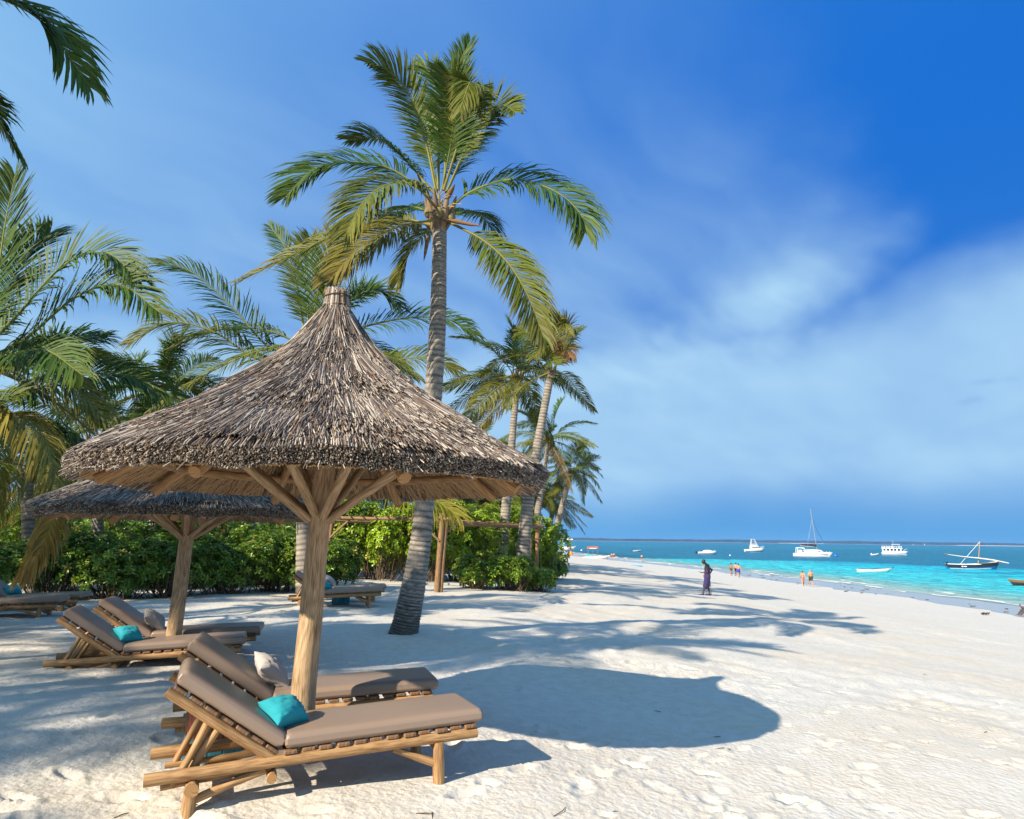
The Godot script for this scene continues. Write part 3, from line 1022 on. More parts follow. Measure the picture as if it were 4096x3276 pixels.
func build_pergola() -> void:
	# rough pole frame: three uprights, long beams, short rungs across
	var p := thing("pole_pergola", "rustic pole frame with rungs standing before the green bushes", "pergola", Vector3(-2.43, 0, -23.8))
	var w: Material = M["grey_wood"]
	var o := p.position
	var a := Vector3(-2.40, 0, -23.8) - o
	var c := Vector3(-6.30, 0, -24.2) - o
	var b := Vector3(1.20, 0, -31.6) - o
	for q in [[a, 0.105, 2.55], [c, 0.085, 2.4], [b, 0.12, 2.45], [b + Vector3(-0.34, 0, 0.2), 0.10, 1.75], [a + Vector3(0.13, 0, -0.06), 0.065, 2.35]]:
		part("upright", log_mesh(q[0] + Vector3(-0.08, -0.5, 0), q[0] + Vector3(0.06, q[2], 0), q[1] * 1.05, q[1] * 0.9, 10, 0.03), w, p)
	part("beam", log_mesh(c + Vector3(-0.3, 2.36, 0.06), a + Vector3(0.4, 2.36, 0.06), 0.06, 0.055, 9, 0.03), w, p)
	part("beam", log_mesh(a + Vector3(-0.55, 2.20, 0.1), b + Vector3(0.25, 2.25, 0.12), 0.062, 0.06, 9, 0.03), w, p)
	part("beam", log_mesh(a + Vector3(-0.5, 2.40, 0.13), a + Vector3(0.5, 2.42, -0.2), 0.045, 0.045, 9, 0.03), w, p)
	part("beam", log_mesh(c + Vector3(-1.2, 2.30, -2.2), b + Vector3(-1.6, 2.3, -1.4), 0.055, 0.05, 9, 0.03), w, p)
	for q in [[a + Vector3(-0.02, 1.6, 0.08), a + Vector3(-0.75, 2.3, 0.12)], [a + Vector3(0.05, 1.75, 0.0), a + Vector3(0.5, 2.2, -0.9)], [c + Vector3(0.02, 1.65, 0.06), c + Vector3(0.7, 2.3, 0.1)], [c + Vector3(0, 1.5, 0.1), c + Vector3(-0.5, 2.0, 0.4)], [b + Vector3(-0.05, 1.6, 0.1), b + Vector3(-0.75, 2.2, 1.5)]]:
		part("brace", log_mesh(q[0], q[1], 0.042, 0.036, 8), w, p)
	for k in 15:
		var t := (k + 0.6) / 15.6
		var q := (a + Vector3(0.2, 2.285, 0.1)).lerp(b + Vector3(0.1, 2.335, 0.12), t)
		part("rung", log_mesh(q + Vector3(0.32, 0.02, 0.28), q + Vector3(-1.15, 0.0, -0.95), 0.022, 0.02, 6), w, p)
	for k in 9:
		var t := (k + 0.5) / 9.0
		var q := (c + Vector3(0, 2.43, 0.06)).lerp(a + Vector3(0, 2.43, 0.06), t)
		part("rung", log_mesh(q + Vector3(0.05, 0.02, 0.25), q + Vector3(-0.05, 0.0, -1.2), 0.022, 0.02, 6), w, p)

# ---------------------------------------------------------------- palms
func catmull(pts: Array, n: int) -> Array:
	var out := []
	var m := pts.size() - 1
	for k in n + 1:
		var t := float(k) / n * m
		var s := mini(int(t), m - 1)
		var u := t - s
		var p1: Vector3 = pts[s]
		var p2: Vector3 = pts[s + 1]
		var p0: Vector3 = pts[s - 1] if s > 0 else p1 * 2.0 - p2
		var p3: Vector3 = pts[s + 2] if s + 2 <= m else p2 * 2.0 - p1
		out.append(0.5 * ((p1 * 2.0) + (p2 - p0) * u + (p0 * 2.0 - p1 * 5.0 + p2 * 4.0 - p3) * u * u + (p1 * 3.0 - p0 - p2 * 3.0 + p3) * u * u * u))
	return out

const GREEN := Color(0.045, 0.092, 0.012)
const OLIVE := Color(0.115, 0.128, 0.012)
const STRAW := Color(0.26, 0.18, 0.045)
const BROWN := Color(0.16, 0.085, 0.035)

# one frond: a tapering midrib with leaflets down both sides
func frond_mesh(ctrl: Array, leaf: float, n: int, hang: float, green: Color, tip: Color, s: int, wind := Vector3.ZERO, face := Vector3.ZERO) -> ArrayMesh:
	var r := RandomNumberGenerator.new()
	r.seed = s
	var b := MB.new()
	var steps := 22
	var sp := catmull(ctrl, steps)
	var total := 0.0
	for k in steps: total += sp[k].distance_to(sp[k + 1])
	var rads := []
	for k in steps + 1: rads.append(lerpf(0.0095, 0.0014, pow(float(k) / steps, 0.7)) * total)
	var rib := Color(0.22, 0.22, 0.05).lerp(tip, 0.25)
	tube(b, sp, rads, 5, rib, false)
	var side_v := Vector3.ZERO
	var cut := r.randf_range(0.9, 1.0)
	for k in n:
		var t := lerpf(0.16, 0.995, float(k) / (n - 1))
		var q := t * steps
		var i0 := mini(int(q), steps - 1)
		var p: Vector3 = sp[i0].lerp(sp[i0 + 1], q - i0)
		var tan_v: Vector3 = (sp[i0 + 1] - sp[i0]).normalized()
		var sv := tan_v.cross(Vector3.UP)
		if face != Vector3.ZERO: sv = tan_v.cross(face)
		if sv.length() < 0.25 and side_v != Vector3.ZERO: sv = side_v
		if side_v != Vector3.ZERO and sv.dot(side_v) < 0.0: sv = -sv
		if side_v != Vector3.ZERO: sv = side_v.lerp(sv.normalized(), 0.35)
		sv = (sv - tan_v * sv.dot(tan_v)).normalized()
		side_v = sv
		var up := sv.cross(tan_v).normalized()
		if up.y < 0.0 and face == Vector3.ZERO: up = -up
		var lf := leaf * curve_at([0.16, 0.3, 0.5, 0.75, 0.92, 1.0], [0.55, 0.92, 1.0, 0.86, 0.6, 0.4], t)
		for sd in [-1.0, 1.0]:
			if r.randf() < 0.03: continue
			var al := deg_to_rad(lerpf(60.0, 22.0, pow(t, 1.2)) + r.randf_range(-7, 7))
			var d: Vector3 = (sv * sd * sin(al) + tan_v * cos(al) + up * (0.30 * (1.0 - hang) + r.randf_range(-0.12, 0.12))).normalized()
			var ln := lf * r.randf_range(0.82, 1.12)
			var wd := 0.0185 * (0.6 + 0.4 * leaf) * r.randf_range(0.8, 1.2)
			var p1 := p + d * ln * 0.38
			var d2: Vector3 = (d * (1.0 - 0.35 * hang) + Vector3.DOWN * hang * r.randf_range(0.45, 0.8) + wind * 0.35).normalized()
			var p2 := p1 + d2 * ln * 0.34
			var d3: Vector3 = (d2 * (1.0 - 0.35 * hang) + Vector3.DOWN * hang * r.randf_range(0.6, 1.0) + wind * 0.5).normalized()
			var p3 := p2 + d3 * ln * 0.30
			var w := (tan_v - d * tan_v.dot(d)).normalized()
			w = (w + up * r.randf_range(-0.5, 0.5)).normalized()
			var nn := d.cross(w).normalized()
			if nn.dot(up) < 0.0: nn = -nn
			var c := green * r.randf_range(0.72, 1.3)
			c = c.lerp(tip * r.randf_range(0.7, 1.2), clampf((t - 0.62) * 1.3 * r.randf() + (0.25 if r.randf() < 0.08 else 0.0), 0.0, 1.0))
			var ct := c.lerp(tip, 0.35 + 0.4 * r.randf())
			var k0 := b.add(p - w * wd * 0.4, nn, Vector2.ZERO, c)
			b.add(p + w * wd * 0.4, nn, Vector2.ZERO, c)
			b.add(p1 - w * wd, nn, Vector2.ZERO, c)
			b.add(p1 + w * wd, nn, Vector2.ZERO, c)
			b.add(p2 - w * wd * 0.75, nn, Vector2.ZERO, c)
			b.add(p2 + w * wd * 0.75, nn, Vector2.ZERO, c)
			b.add(p3, nn, Vector2.ZERO, ct)
			b.quad(k0, k0 + 1, k0 + 3, k0 + 2)
			b.quad(k0 + 2, k0 + 3, k0 + 5, k0 + 4)
			b.tri(k0 + 4, k0 + 5, k0 + 6)
	return b.mesh()

func trunk_mesh(ctrl: Array, rads: Array, s: int, seg := 16, ring := 0.085, stain := 0.0) -> ArrayMesh:
	var r := RandomNumberGenerator.new()
	r.seed = s
	var b := MB.new()
	var total := 0.0
	for k in ctrl.size() - 1: total += ctrl[k].distance_to(ctrl[k + 1])
	var nr := int(total / ring)
	var sp := catmull(ctrl, nr * 3)
	var xs := []
	for k in rads.size(): xs.append(float(k) / (rads.size() - 1))
	var f: Array = frame((sp[1] - sp[0]).normalized())
	var sv: Vector3 = f[0]
	var tilt := 0.0
	var dark := 0.0
	for k in sp.size():
		var t: Vector3 = (sp[mini(k + 1, sp.size() - 1)] - sp[maxi(k - 1, 0)]).normalized()
		sv = (sv - t * sv.dot(t)).normalized()
		var w := t.cross(sv)
		var ph := k % 3
		if ph == 0:
			tilt = r.randf_range(-0.03, 0.03); dark = r.randf_range(0.25, 0.6)
		var rr: float = curve_at(xs, rads, float(k) / (sp.size() - 1)) * [0.955, 1.02, 1.0][ph]
		var wear := r.randf_range(0.85, 1.1)
		for q in seg + 1:
			var a := TAU * q / seg
			var d := sv * cos(a) + w * sin(a)
			var rn: float = rr * (1.0 + 0.03 * sin(a * 2.0 + k * 0.05) + 0.02 * n_fine.get_noise_2d(q * 3.0, k * 0.8))
			var base := Color(0.34, 0.305, 0.27) * wear * (1.0 + 0.5 * n_fine.get_noise_2d(sin(a) * 2.0 + s, k * 0.11))
			if ph == 0: base = base * dark
			# old damp stain on the lower trunk, with a ragged upper edge
			if stain > 0.0 and float(k) / sp.size() < stain + 0.10 * n_fine.get_noise_2d(a * 0.9, k * 0.09): base = base * Color(0.50, 0.48, 0.50)
			b.add(sp[k] + d * rn + t * tilt * sin(a + s), d, Vector2(a, k), base)
	for k in range(1, sp.size()):
		for q in seg:
			var o := (k - 1) * (seg + 1) + q
			b.quad(o, o + 1, o + seg + 2, o + seg + 1)
	b.smooth()
	return b.mesh()

var frond_lib := []
func make_frond_lib() -> void:
	# fronds that start along +x, from young and upright to old and hanging
	for k in 14:
		var u := k / 13.0
		var e := deg_to_rad(lerpf(80.0, -28.0, u))
		var ln := 1.0
		var d := Vector3(cos(e), sin(e), 0)
		var dr := 0.22 + 0.42 * sin(u * PI * 0.7)
		var pts := []
		for q in 5:
			var t := q / 4.0
			pts.append(d * t * ln + Vector3(0.10 * t * t, -dr * t * t, 0.06 * sin(t * 3.0 + k)))
		var col := GREEN.lerp(OLIVE, u)
		if k in [9, 12]: col = Color(0.17, 0.165, 0.03)
		if k == 13: col = BROWN.lerp(STRAW, 0.4)
		var scaled := []
		for p in pts: scaled.append(p * 3.6)
		frond_lib.append(frond_mesh(scaled, 0.96, 84, 0.30 + 0.45 * u, col, STRAW.lerp(BROWN, 0.3) if k > 7 else col.lerp(STRAW, 0.5), 500 + k, Vector3(0.0, 0, 0)))

func crown_extras(p: Node3D, top: Vector3, s: float) -> void:
	# fibrous leaf bases round the heart of the crown
	for k in 7:
		var a := k * 2.4
		var d := Vector3(cos(a), 0, sin(a))
		var b := MB.new()
		tube(b, [top + d * 0.06 * s + Vector3.DOWN * 0.4 * s, top + d * 0.17 * s + Vector3.DOWN * 0.12 * s, top + d * 0.24 * s + Vector3.UP * 0.14 * s, top + d * 0.3 * s + Vector3.UP * 0.34 * s], [0.05 * s, 0.08 * s, 0.05 * s, 0.012 * s], 6, Color(0.21, 0.145, 0.08) if k % 2 else Color(0.15, 0.10, 0.06), true)
		part("leaf_base", b.mesh(), M["matte"], p)

# a palm grown by rule: base and top in the world, fronds from the library
func palm(label: String, base: Vector3, top: Vector3, r0: float, r1: float, n: int, size: float, s: int, group := "coconut palms", wind := 0.35, oldest := 13) -> Node3D:
	var p := thing("coconut_palm", label, "palm tree", base, 0.0, group)
	var r := RandomNumberGenerator.new()
	r.seed = s
	var tp := top - base
	var bow := Vector3(r.randf_range(-0.35, 0.1), 0, r.randf_range(-0.2, 0.2)) * tp.y * 0.06
	part("trunk", trunk_mesh([Vector3(0, -0.4, 0), tp * 0.33 + bow, tp * 0.68 + bow * 0.7, tp], [r0 * 1.35, r0, r0 * 0.85, r1 * 1.05, r1], s, 12, 0.14), M["trunk_bark"], p)
	crown_extras(p, tp, size * 0.9)
	for k in n:
		var u := (k + r.randf() * 0.8) / n
		var idx := clampi(int(u * oldest + r.randf_range(0, 0.9)), 0, oldest)
		var ph := k * 2.39996 + r.randf_range(-0.25, 0.25)
		# the wind pushes fronds towards the left and away
		ph = lerp_angle(ph, PI * 0.9, wind * r.randf() * 0.5)
		var o := part("frond", frond_lib[idx], M["frond_leaf"], p, tp + Vector3(cos(ph), 0, -sin(ph)) * 0.08)
		var sc := size * r.randf_range(0.82, 1.1)
		o.basis = Basis(Vector3.UP, ph) * Basis(Vector3.RIGHT, r.randf_range(-0.8, 0.8)) * Basis.from_scale(Vector3.ONE * sc)
	return p

# a palm whose fronds are set one by one; each is [[x, y, depth offset] ..., leaf, hang, colour, tip colour]
func posed_fronds(p: Node3D, depth: float, list: Array, s: int, n := 130) -> void:
	for k in list.size():
		var f: Array = list[k]
		var pts := []
		for q in f[0]:
			pts.append(at(q[0], q[1], depth + q[2]) - p.position)
		var fc: Vector3 = f[5] if f.size() > 5 else Vector3.ZERO
		part("frond", frond_mesh(pts, f[1], n, f[2], f[3], f[4], s + k, Vector3(-0.25, 0.0, -0.1), fc), M["frond_leaf"], p)

func build_palms() -> void:
	make_frond_lib()
	# the tall palm behind the near parasol
	var base := Vector3(-1.97, -0.05, -13.53)
	var p := thing("coconut_palm", "tallest palm, grey trunk rising behind the near thatched parasol", "palm tree", base, 0.0, "coconut palms")
	var top := at(1758, 870, 13.5) - base
	part("trunk", trunk_mesh([Vector3(-0.12, -0.35, 0), Vector3(0.02, 0.25, 0), at(1690, 2100, 13.5) - base, at(1745, 1400, 13.5) - base, at(1757, 1050, 13.5) - base, top], [0.38, 0.30, 0.25, 0.225, 0.20, 0.185, 0.172, 0.165, 0.158, 0.15, 0.145], 71, 22, 0.075, 0.24), M["trunk_bark"], p)
	crown_extras(p, top + Vector3(0, 0.1, 0), 1.15)
	var cam := Vector3(0, 0.2, 1)
	var tilt := Vector3(0, 0.9, 1)
	var g1 := GREEN
	var g2 := GREEN.lerp(OLIVE, 0.6)
	posed_fronds(p, 13.5, [
		[[[1745, 770, 0], [1700, 560, 0.1], [1625, 360, -0.1], [1540, 275, -0.5], [1470, 255, -0.9]], 0.76, 0.25, g2, OLIVE, cam],
		[[[1752, 760, 0.2], [1755, 480, 0.6], [1725, 300, 1.0], [1672, 268, 1.2]], 0.76, 0.25, g1, OLIVE, cam],
		[[[1775, 760, 0.1], [1795, 480, 0.3], [1825, 290, 0.5], [1880, 165, 0.7]], 0.67, 0.05, g1, GREEN, cam],
		[[[1775, 760, -0.2], [1850, 520, -0.6], [1895, 375, -0.9], [1880, 330, -1.5], [1840, 440, -1.9]], 0.81, 0.55, g2, STRAW, cam],
		[[[1770, 750, -0.1], [1805, 560, -0.5], [1815, 400, -0.8], [1800, 300, -1.0]], 0.92, 0.3, g1, OLIVE, cam],
		[[[1750, 760, 0.4], [1720, 600, 1.0], [1700, 470, 1.6], [1650, 420, 2.2]], 0.85, 0.3, g1, OLIVE, cam],
		[[[1790, 760, 0.1], [1880, 560, 0.0], [1960, 445, -0.3], [2020, 425, -0.8], [2060, 450, -1.2]], 0.76, 0.3, g2, OLIVE, cam],
		[[[1785, 770, 0.5], [1850, 640, 1.4], [1900, 560, 2.3], [1950, 540, 3.0]], 0.81, 0.4, g1, OLIVE],
		[[[1740, 780, 0.1], [1620, 640, 0.6], [1510, 555, 1.0], [1400, 560, 1.3]], 0.85, 0.35, g1, OLIVE],
		[[[1725, 790, 0.0], [1560, 675, 0.0], [1370, 650, -0.3], [1240, 690, -0.7], [1140, 790, -1.2]], 1.05, 0.37, g1, OLIVE, tilt],
		[[[1745, 830, -0.2], [1660, 745, -0.9], [1560, 735, -1.6], [1460, 800, -2.2], [1385, 930, -2.6]], 1.12, 0.43, g2, STRAW, tilt],
		[[[1725, 900, 0.0], [1620, 880, 0.2], [1450, 900, 0.4], [1240, 985, 0.6], [960, 1125, 0.8]], 0.88, 0.40, OLIVE, BROWN, tilt],
		[[[1735, 880, -0.3], [1600, 905, -1.0], [1450, 980, -1.7], [1320, 1120, -2.2]], 1.00, 0.50, Color(0.17, 0.155, 0.03), BROWN, tilt],
		[[[1785, 850, 0.0], [1880, 770, 0.0], [2040, 718, -0.2], [2200, 755, -0.5], [2310, 840, -0.8], [2340, 930, -1.0]], 1.16, 0.45, g1, OLIVE, tilt],
		[[[1800, 890, -0.1], [1930, 960, -0.4], [2030, 1050, -0.7], [2110, 1180, -1.0], [2175, 1350, -1.2]], 0.98, 0.38, g2, BROWN, tilt],
		[[[1760, 880, 0.6], [1850, 850, 1.6], [1930, 870, 2.6], [1990, 960, 3.2]], 0.92, 0.43, g1, OLIVE, tilt],
		[[[1740, 870, 0.6], [1660, 830, 1.7], [1580, 860, 2.8], [1510, 980, 3.4]], 0.95, 0.46, g1, OLIVE, tilt],
		[[[1745, 900, 0.5], [1700, 930, 1.2], [1640, 1010, 1.8], [1590, 1130, 2.1]], 0.83, 0.50, g2, STRAW, tilt]], 900)
	# dry sheaths, flower stalks and nuts in the crown
	for q in [[1770, 880, 1930, 905, 0.05], [1715, 930, 1695, 1045, 0.045], [1790, 800, 1820, 735, 0.05], [1685, 735, 1668, 690, 0.03]]:
		var b := MB.new()
		var a := at(q[0], q[1], 13.3) - base
		var d := at(q[2], q[3], 13.0) - base
		tube(b, [a, a.lerp(d, 0.35) + Vector3(0, 0.02, 0), a.lerp(d, 0.7), d], [0.015, q[4], q[4] * 0.7, 0.004], 7, BROWN * 0.9, true)
		part("dry_sheath", b.mesh(), M["matte"], p)
	rng.seed = 44
	for k in 16:
		var b := MB.new()
		var a := top + Vector3(rng.randf_range(-0.1, 0.1), rng.randf_range(0.0, 0.35), 0.12)
		var d := a + Vector3(rng.randf_range(-0.4, 0.4), rng.randf_range(-0.05, 0.45), rng.randf_range(0.1, 0.45))
		tube(b, [a, a.lerp(d, 0.5) + Vector3(0, 0.07, 0), d], [0.012, 0.01, 0.006], 4, Color(0.42, 0.32, 0.05), false)
		part("flower_stalk", b.mesh(), M["matte"], p)
	for k in 6:
		var b := MB.new()
		var a := k * 1.1 + 0.4
		lathe(b, [[0.0, 0.12], [0.05, 0.1], [0.085, 0.03], [0.08, -0.05], [0.04, -0.11], [0.0, -0.12]], 10, Color(0.16, 0.13, 0.05))
		part("coconut", b.mesh(), M["matte"], p, top + Vector3(cos(a) * 0.27, -0.08 + 0.06 * (k % 3), sin(a) * 0.27))
	# two slim palms among the bushes to the right
	palm("slim palm with dark ringed trunk, left of the leaning pair", Vector3(-0.50, -0.1, -31.0), at(2070, 1510, 31.0), 0.235, 0.15, 20, 1.12, 12, "palms along the beach", 0.6)
	var c := palm("leaning palm with wind-torn brown crown beside the pole frame", Vector3(0.42, -0.1, -28.0), at(2205, 1490, 28.0), 0.26, 0.16, 5, 0.8, 13, "palms along the beach", 0.2)
	posed_fronds(c, 28.0, [
		[[[2205, 1490, 0], [2200, 1400, 0.1], [2205, 1320, 0.2], [2195, 1250, 0.2]], 0.85, 0.15, g2, OLIVE, cam],
		[[[2210, 1490, 0], [2245, 1400, 0], [2270, 1320, -0.2], [2255, 1285, -0.6], [2285, 1340, -1.2]], 0.85, 0.55, OLIVE, BROWN, cam],
		[[[2210, 1490, 0], [2240, 1430, -0.3], [2265, 1400, -0.8], [2280, 1430, -1.3]], 0.98, 0.5, BROWN, BROWN, cam],
		[[[2200, 1490, 0], [2150, 1440, 0.2], [2080, 1420, 0.4], [1990, 1450, 0.8], [1940, 1500, 1.0]], 0.92, 0.5, OLIVE, STRAW],
		[[[2200, 1490, 0], [2170, 1400, 0.2], [2130, 1340, 0.4], [2080, 1330, 0.6]], 0.92, 0.4, g2, OLIVE, cam],
		[[[2200, 1490, 0], [2185, 1420, -0.6], [2165, 1390, -1.2], [2140, 1430, -1.8]], 0.98, 0.5, g2, STRAW],
		[[[2205, 1490, 0], [2215, 1380, -0.3], [2225, 1310, -0.5], [2240, 1270, -0.8]], 0.85, 0.3, OLIVE, BROWN, cam]], 1300, 80)
	palm("palm with feathery green crown behind the leaning trunk", Vector3(1.1, -0.3, -45.0), at(2195, 1760, 45.0), 0.24, 0.16, 19, 1.05, 14, "palms along the beach")
	palm("short palm at the edge of the grove, nearest the sea", at(2190, 2265, 52.0) * Vector3(1, 0, 1) + Vector3(0, -0.6, 0), at(2285, 1885, 52.0), 0.28, 0.19, 20, 0.95, 15, "palms along the beach")
	palm("pale palm leaning seaward with low hanging fronds", at(2180, 2240, 60.0) * Vector3(1, 0, 1) + Vector3(0, -0.5, 0), at(2215, 2010, 60.0), 0.25, 0.18, 14, 0.85, 16, "palms along the beach")
	# palms behind and left of the parasols
	var q6 := palm("palm whose crown spreads behind the near parasol's peak", at(1228, 2290, 21.0) * Vector3(1, 0, 1), at(1235, 1390, 21.0), 0.22, 0.16, 9, 1.15, 17, "palms behind the parasols", 0.1)
	posed_fronds(q6, 21.0, [
		[[[1220, 1400, 0], [1080, 1390, -0.4], [930, 1230, -0.6], [770, 1090, -0.8], [615, 1050, -1.0]], 1.10, 0.36, g1, OLIVE, tilt],
		[[[1210, 1420, 0], [1040, 1440, -0.4], [860, 1330, -0.7], [680, 1290, -1.0], [520, 1370, -1.4]], 1.22, 0.49, g2, STRAW, tilt],
		[[[1225, 1390, 0], [1190, 1150, 0.3], [1140, 990, 0.6], [1080, 905, 1.0]], 0.85, 0.2, g1, OLIVE, cam],
		[[[1240, 1390, 0], [1270, 1180, -0.4], [1320, 1020, -0.7], [1390, 960, -1.0]], 1.16, 0.3, g1, OLIVE, cam],
		[[[1235, 1390, 0], [1230, 1200, 0.2], [1230, 1060, 0.4], [1240, 960, 0.5]], 1.22, 0.15, g2, OLIVE, cam],
		[[[1250, 1390, 0], [1380, 1220, 0.2], [1500, 1160, 0.4], [1600, 1230, 0.6]], 1.10, 0.33, g1, OLIVE, tilt],
		[[[1250, 1400, 0], [1450, 1310, 0.4], [1650, 1270, 0.7], [1800, 1280, 1.0], [1900, 1340, 1.2]], 1.22, 0.42, g1, OLIVE, tilt],
		[[[1250, 1420, 0], [1480, 1450, 0.2], [1700, 1430, 0.4], [1830, 1480, 0.6]], 1.22, 0.45, g2, STRAW, tilt],
		[[[1250, 1440, 0], [1420, 1640, -0.6], [1560, 1850, -1.0], [1690, 1960, -1.3], [1830, 2060, -1.5]], 1.45, 0.59, Color(0.19, 0.19, 0.02), STRAW, tilt]], 1500, 100)
	palm("palm with yellowish crown showing left of the near parasol", at(620, 2250, 30.0) * Vector3(1, 0, 1), at(640, 1560, 30.0), 0.22, 0.15, 22, 1.2, 18, "palms behind the parasols")
	var q8 := palm("large dark palm filling the left edge of the picture", at(-160, 2330, 13.0) * Vector3(1, 0, 1), at(-110, 1440, 13.0), 0.2, 0.16, 9, 1.1, 19, "palms behind the parasols", 0.0)
	posed_fronds(q8, 13.0, [
		[[[-110, 1440, 0], [60, 1270, -0.2], [250, 1065, -0.3], [420, 1010, -0.5], [560, 1120, -0.7]], 1.04, 0.36, g1, OLIVE, tilt],
		[[[-110, 1450, 0], [80, 1370, -0.3], [300, 1190, -0.6], [480, 1140, -0.8], [640, 1250, -1.1]], 1.10, 0.42, g1, OLIVE, tilt],
		[[[-110, 1560, 0], [120, 1560, 0.2], [330, 1500, 0.3], [520, 1505, 0.4], [700, 1590, 0.4]], 1.16, 0.52, g1, OLIVE, tilt],
		[[[-110, 1430, 0], [-20, 1150, 0], [20, 900, 0.1], [60, 700, 0.2]], 1.16, 0.15, g1, OLIVE, cam],
		[[[-110, 1430, 0], [20, 1180, 0.3], [110, 1010, 0.5], [200, 930, 0.8]], 1.10, 0.3, g1, OLIVE, cam],
		[[[-110, 1450, 0], [30, 1420, -0.6], [180, 1400, -1.2], [330, 1500, -1.7]], 1.04, 0.49, g1, OLIVE, tilt],
		[[[-110, 1480, 0], [60, 1470, 0.6], [240, 1370, 1.2], [420, 1350, 1.8]], 1.10, 0.39, g1, OLIVE, tilt]], 1700, 110)
	var q9 := palm("low palm with yellowed frond hanging at the left edge", at(-190, 2330, 12.0) * Vector3(1, 0, 1), at(-170, 1830, 12.0), 0.2, 0.17, 6, 0.7, 20, "palms behind the parasols", 0.0)
	posed_fronds(q9, 12.0, [
		[[[-170, 1830, 0], [-40, 1680, -0.2], [70, 1660, -0.3], [180, 1770, -0.5], [240, 1960, -0.7]], 1.16, 0.85, Color(0.24, 0.20, 0.04), STRAW],
		[[[-150, 1850, 0], [20, 1690, 0.2], [180, 1690, 0.4], [310, 1760, 0.5], [390, 1830, 0.5]], 1.04, 0.7, g1, OLIVE],
		[[[160, 1930, -0.4], [215, 2000, -0.5], [200, 2110, -0.5], [150, 2220, -0.5], [95, 2300, -0.5]], 0.67, 0.9, STRAW, Color(0.36, 0.27, 0.13)]], 1800, 100)
	var q1 := palm("palm out of frame whose frond droops into the top left corner", Vector3(-8.4, 0, -4.0), Vector3(-7.3, 8.1, -4.9), 0.2, 0.15, 9, 0.9, 24, "palms behind the parasols", 0.0, 6)
	posed_fronds(q1, 6.2, [
		[[[-900, -300, -1.0], [-420, -160, -0.6], [-60, -30, -0.1], [170, 90, 0.2], [360, 350, 0.4]], 0.76, 0.36, g1, GREEN, tilt],
		[[[-900, 100, -1.0], [-420, 240, -0.5], [-160, 360, 0.0], [-40, 440, 0.2], [70, 620, 0.3]], 0.5, 0.4, g1, OLIVE]], 1900, 110)
	# more of the grove
	var more := [
		[150, 2300, 110, 1900, 20.0, 1.0, "shaded palm behind the dark hedge, far left"], [420, 2300, 380, 1780, 24.0, 1.15, "bushy palm above the dark hedge left of the second parasol"],
		[830, 2260, 800, 1830, 27.0, 1.0, "low palm between the two parasols' roofs"], [1010, 2240, 1000, 1880, 30.0, 0.9, "low palm behind the near parasol's left eave"],
		[1490, 2230, 1500, 1860, 38.0, 1.25, "palm with long yellow frond hanging behind the tall trunk"], [1600, 2200, 1640, 1900, 46.0, 1.1, "palm seen beneath the near parasol's right eave"],
		[1840, 2200, 1860, 1830, 50.0, 1.2, "grove palm just left of the slim dark trunk"], [1965, 2200, 1960, 1900, 56.0, 1.2, "grove palm between the two slim trunks"],
		[2080, 2200, 2060, 1920, 62.0, 1.2, "far grove palm behind the leaning trunk"], [2140, 2200, 2125, 1950, 66.0, 1.1, "far grove palm beside the short seaward one"],
		[1760, 2200, 1770, 2005, 44.0, 0.95, "low grove palm right behind the tall palm's trunk"], [1900, 2200, 1915, 2010, 47.0, 0.95, "low grove palm left of the slim dark trunk's foot"], [2030, 2200, 2040, 2000, 46.0, 0.95, "low grove palm between slim trunk and leaning trunk"], [1400, 2220, 1410, 1960, 40.0, 1.0, "low palm behind the bushes right of the near post"], [2110, 2210, 2150, 1985, 55.0, 1.0, "low grove palm just right of the leaning trunk"]]
	for k in more.size():
		var m: Array = more[k]
		palm(m[6], at(m[0], m[1], m[4]) * Vector3(1, 0, 1) + Vector3(0, -0.1, 0), at(m[2], m[3], m[4]), 0.2, 0.14, 16 if k < 4 else 18, m[5], 200 + k, "palms of the grove")
	# palms beside and behind the photographer, whose shade lies over the sand
	var shade := [[-14.9, -3.1, 8.4, "palm standing out of frame, shading the sand at lower left"], [-16.5, 0.5, 9.0, "out-of-frame palm shading the left loungers"], [-20.5, 6.5, 9.0, "out-of-frame palm shading the dark hedge"], [-23.0, 2.5, 9.5, "tall out-of-frame palm further left"], [-17.5, -7.0, 8.2, "out-of-frame palm behind the photographer"], [-11.0, 2.6, 9.6, "out-of-frame palm shading the middle of the beach"], [-19.0, 12.5, 8.0, "out-of-frame palm beside the dark hedge"]]
	for k in shade.size():
		var m: Array = shade[k]
		palm(m[3], Vector3(m[0], 0, -m[1]), Vector3(m[0] + 0.6, m[2], -m[1] + 0.3), 0.2, 0.15, 17, 1.05, 300 + k, "palms out of frame")

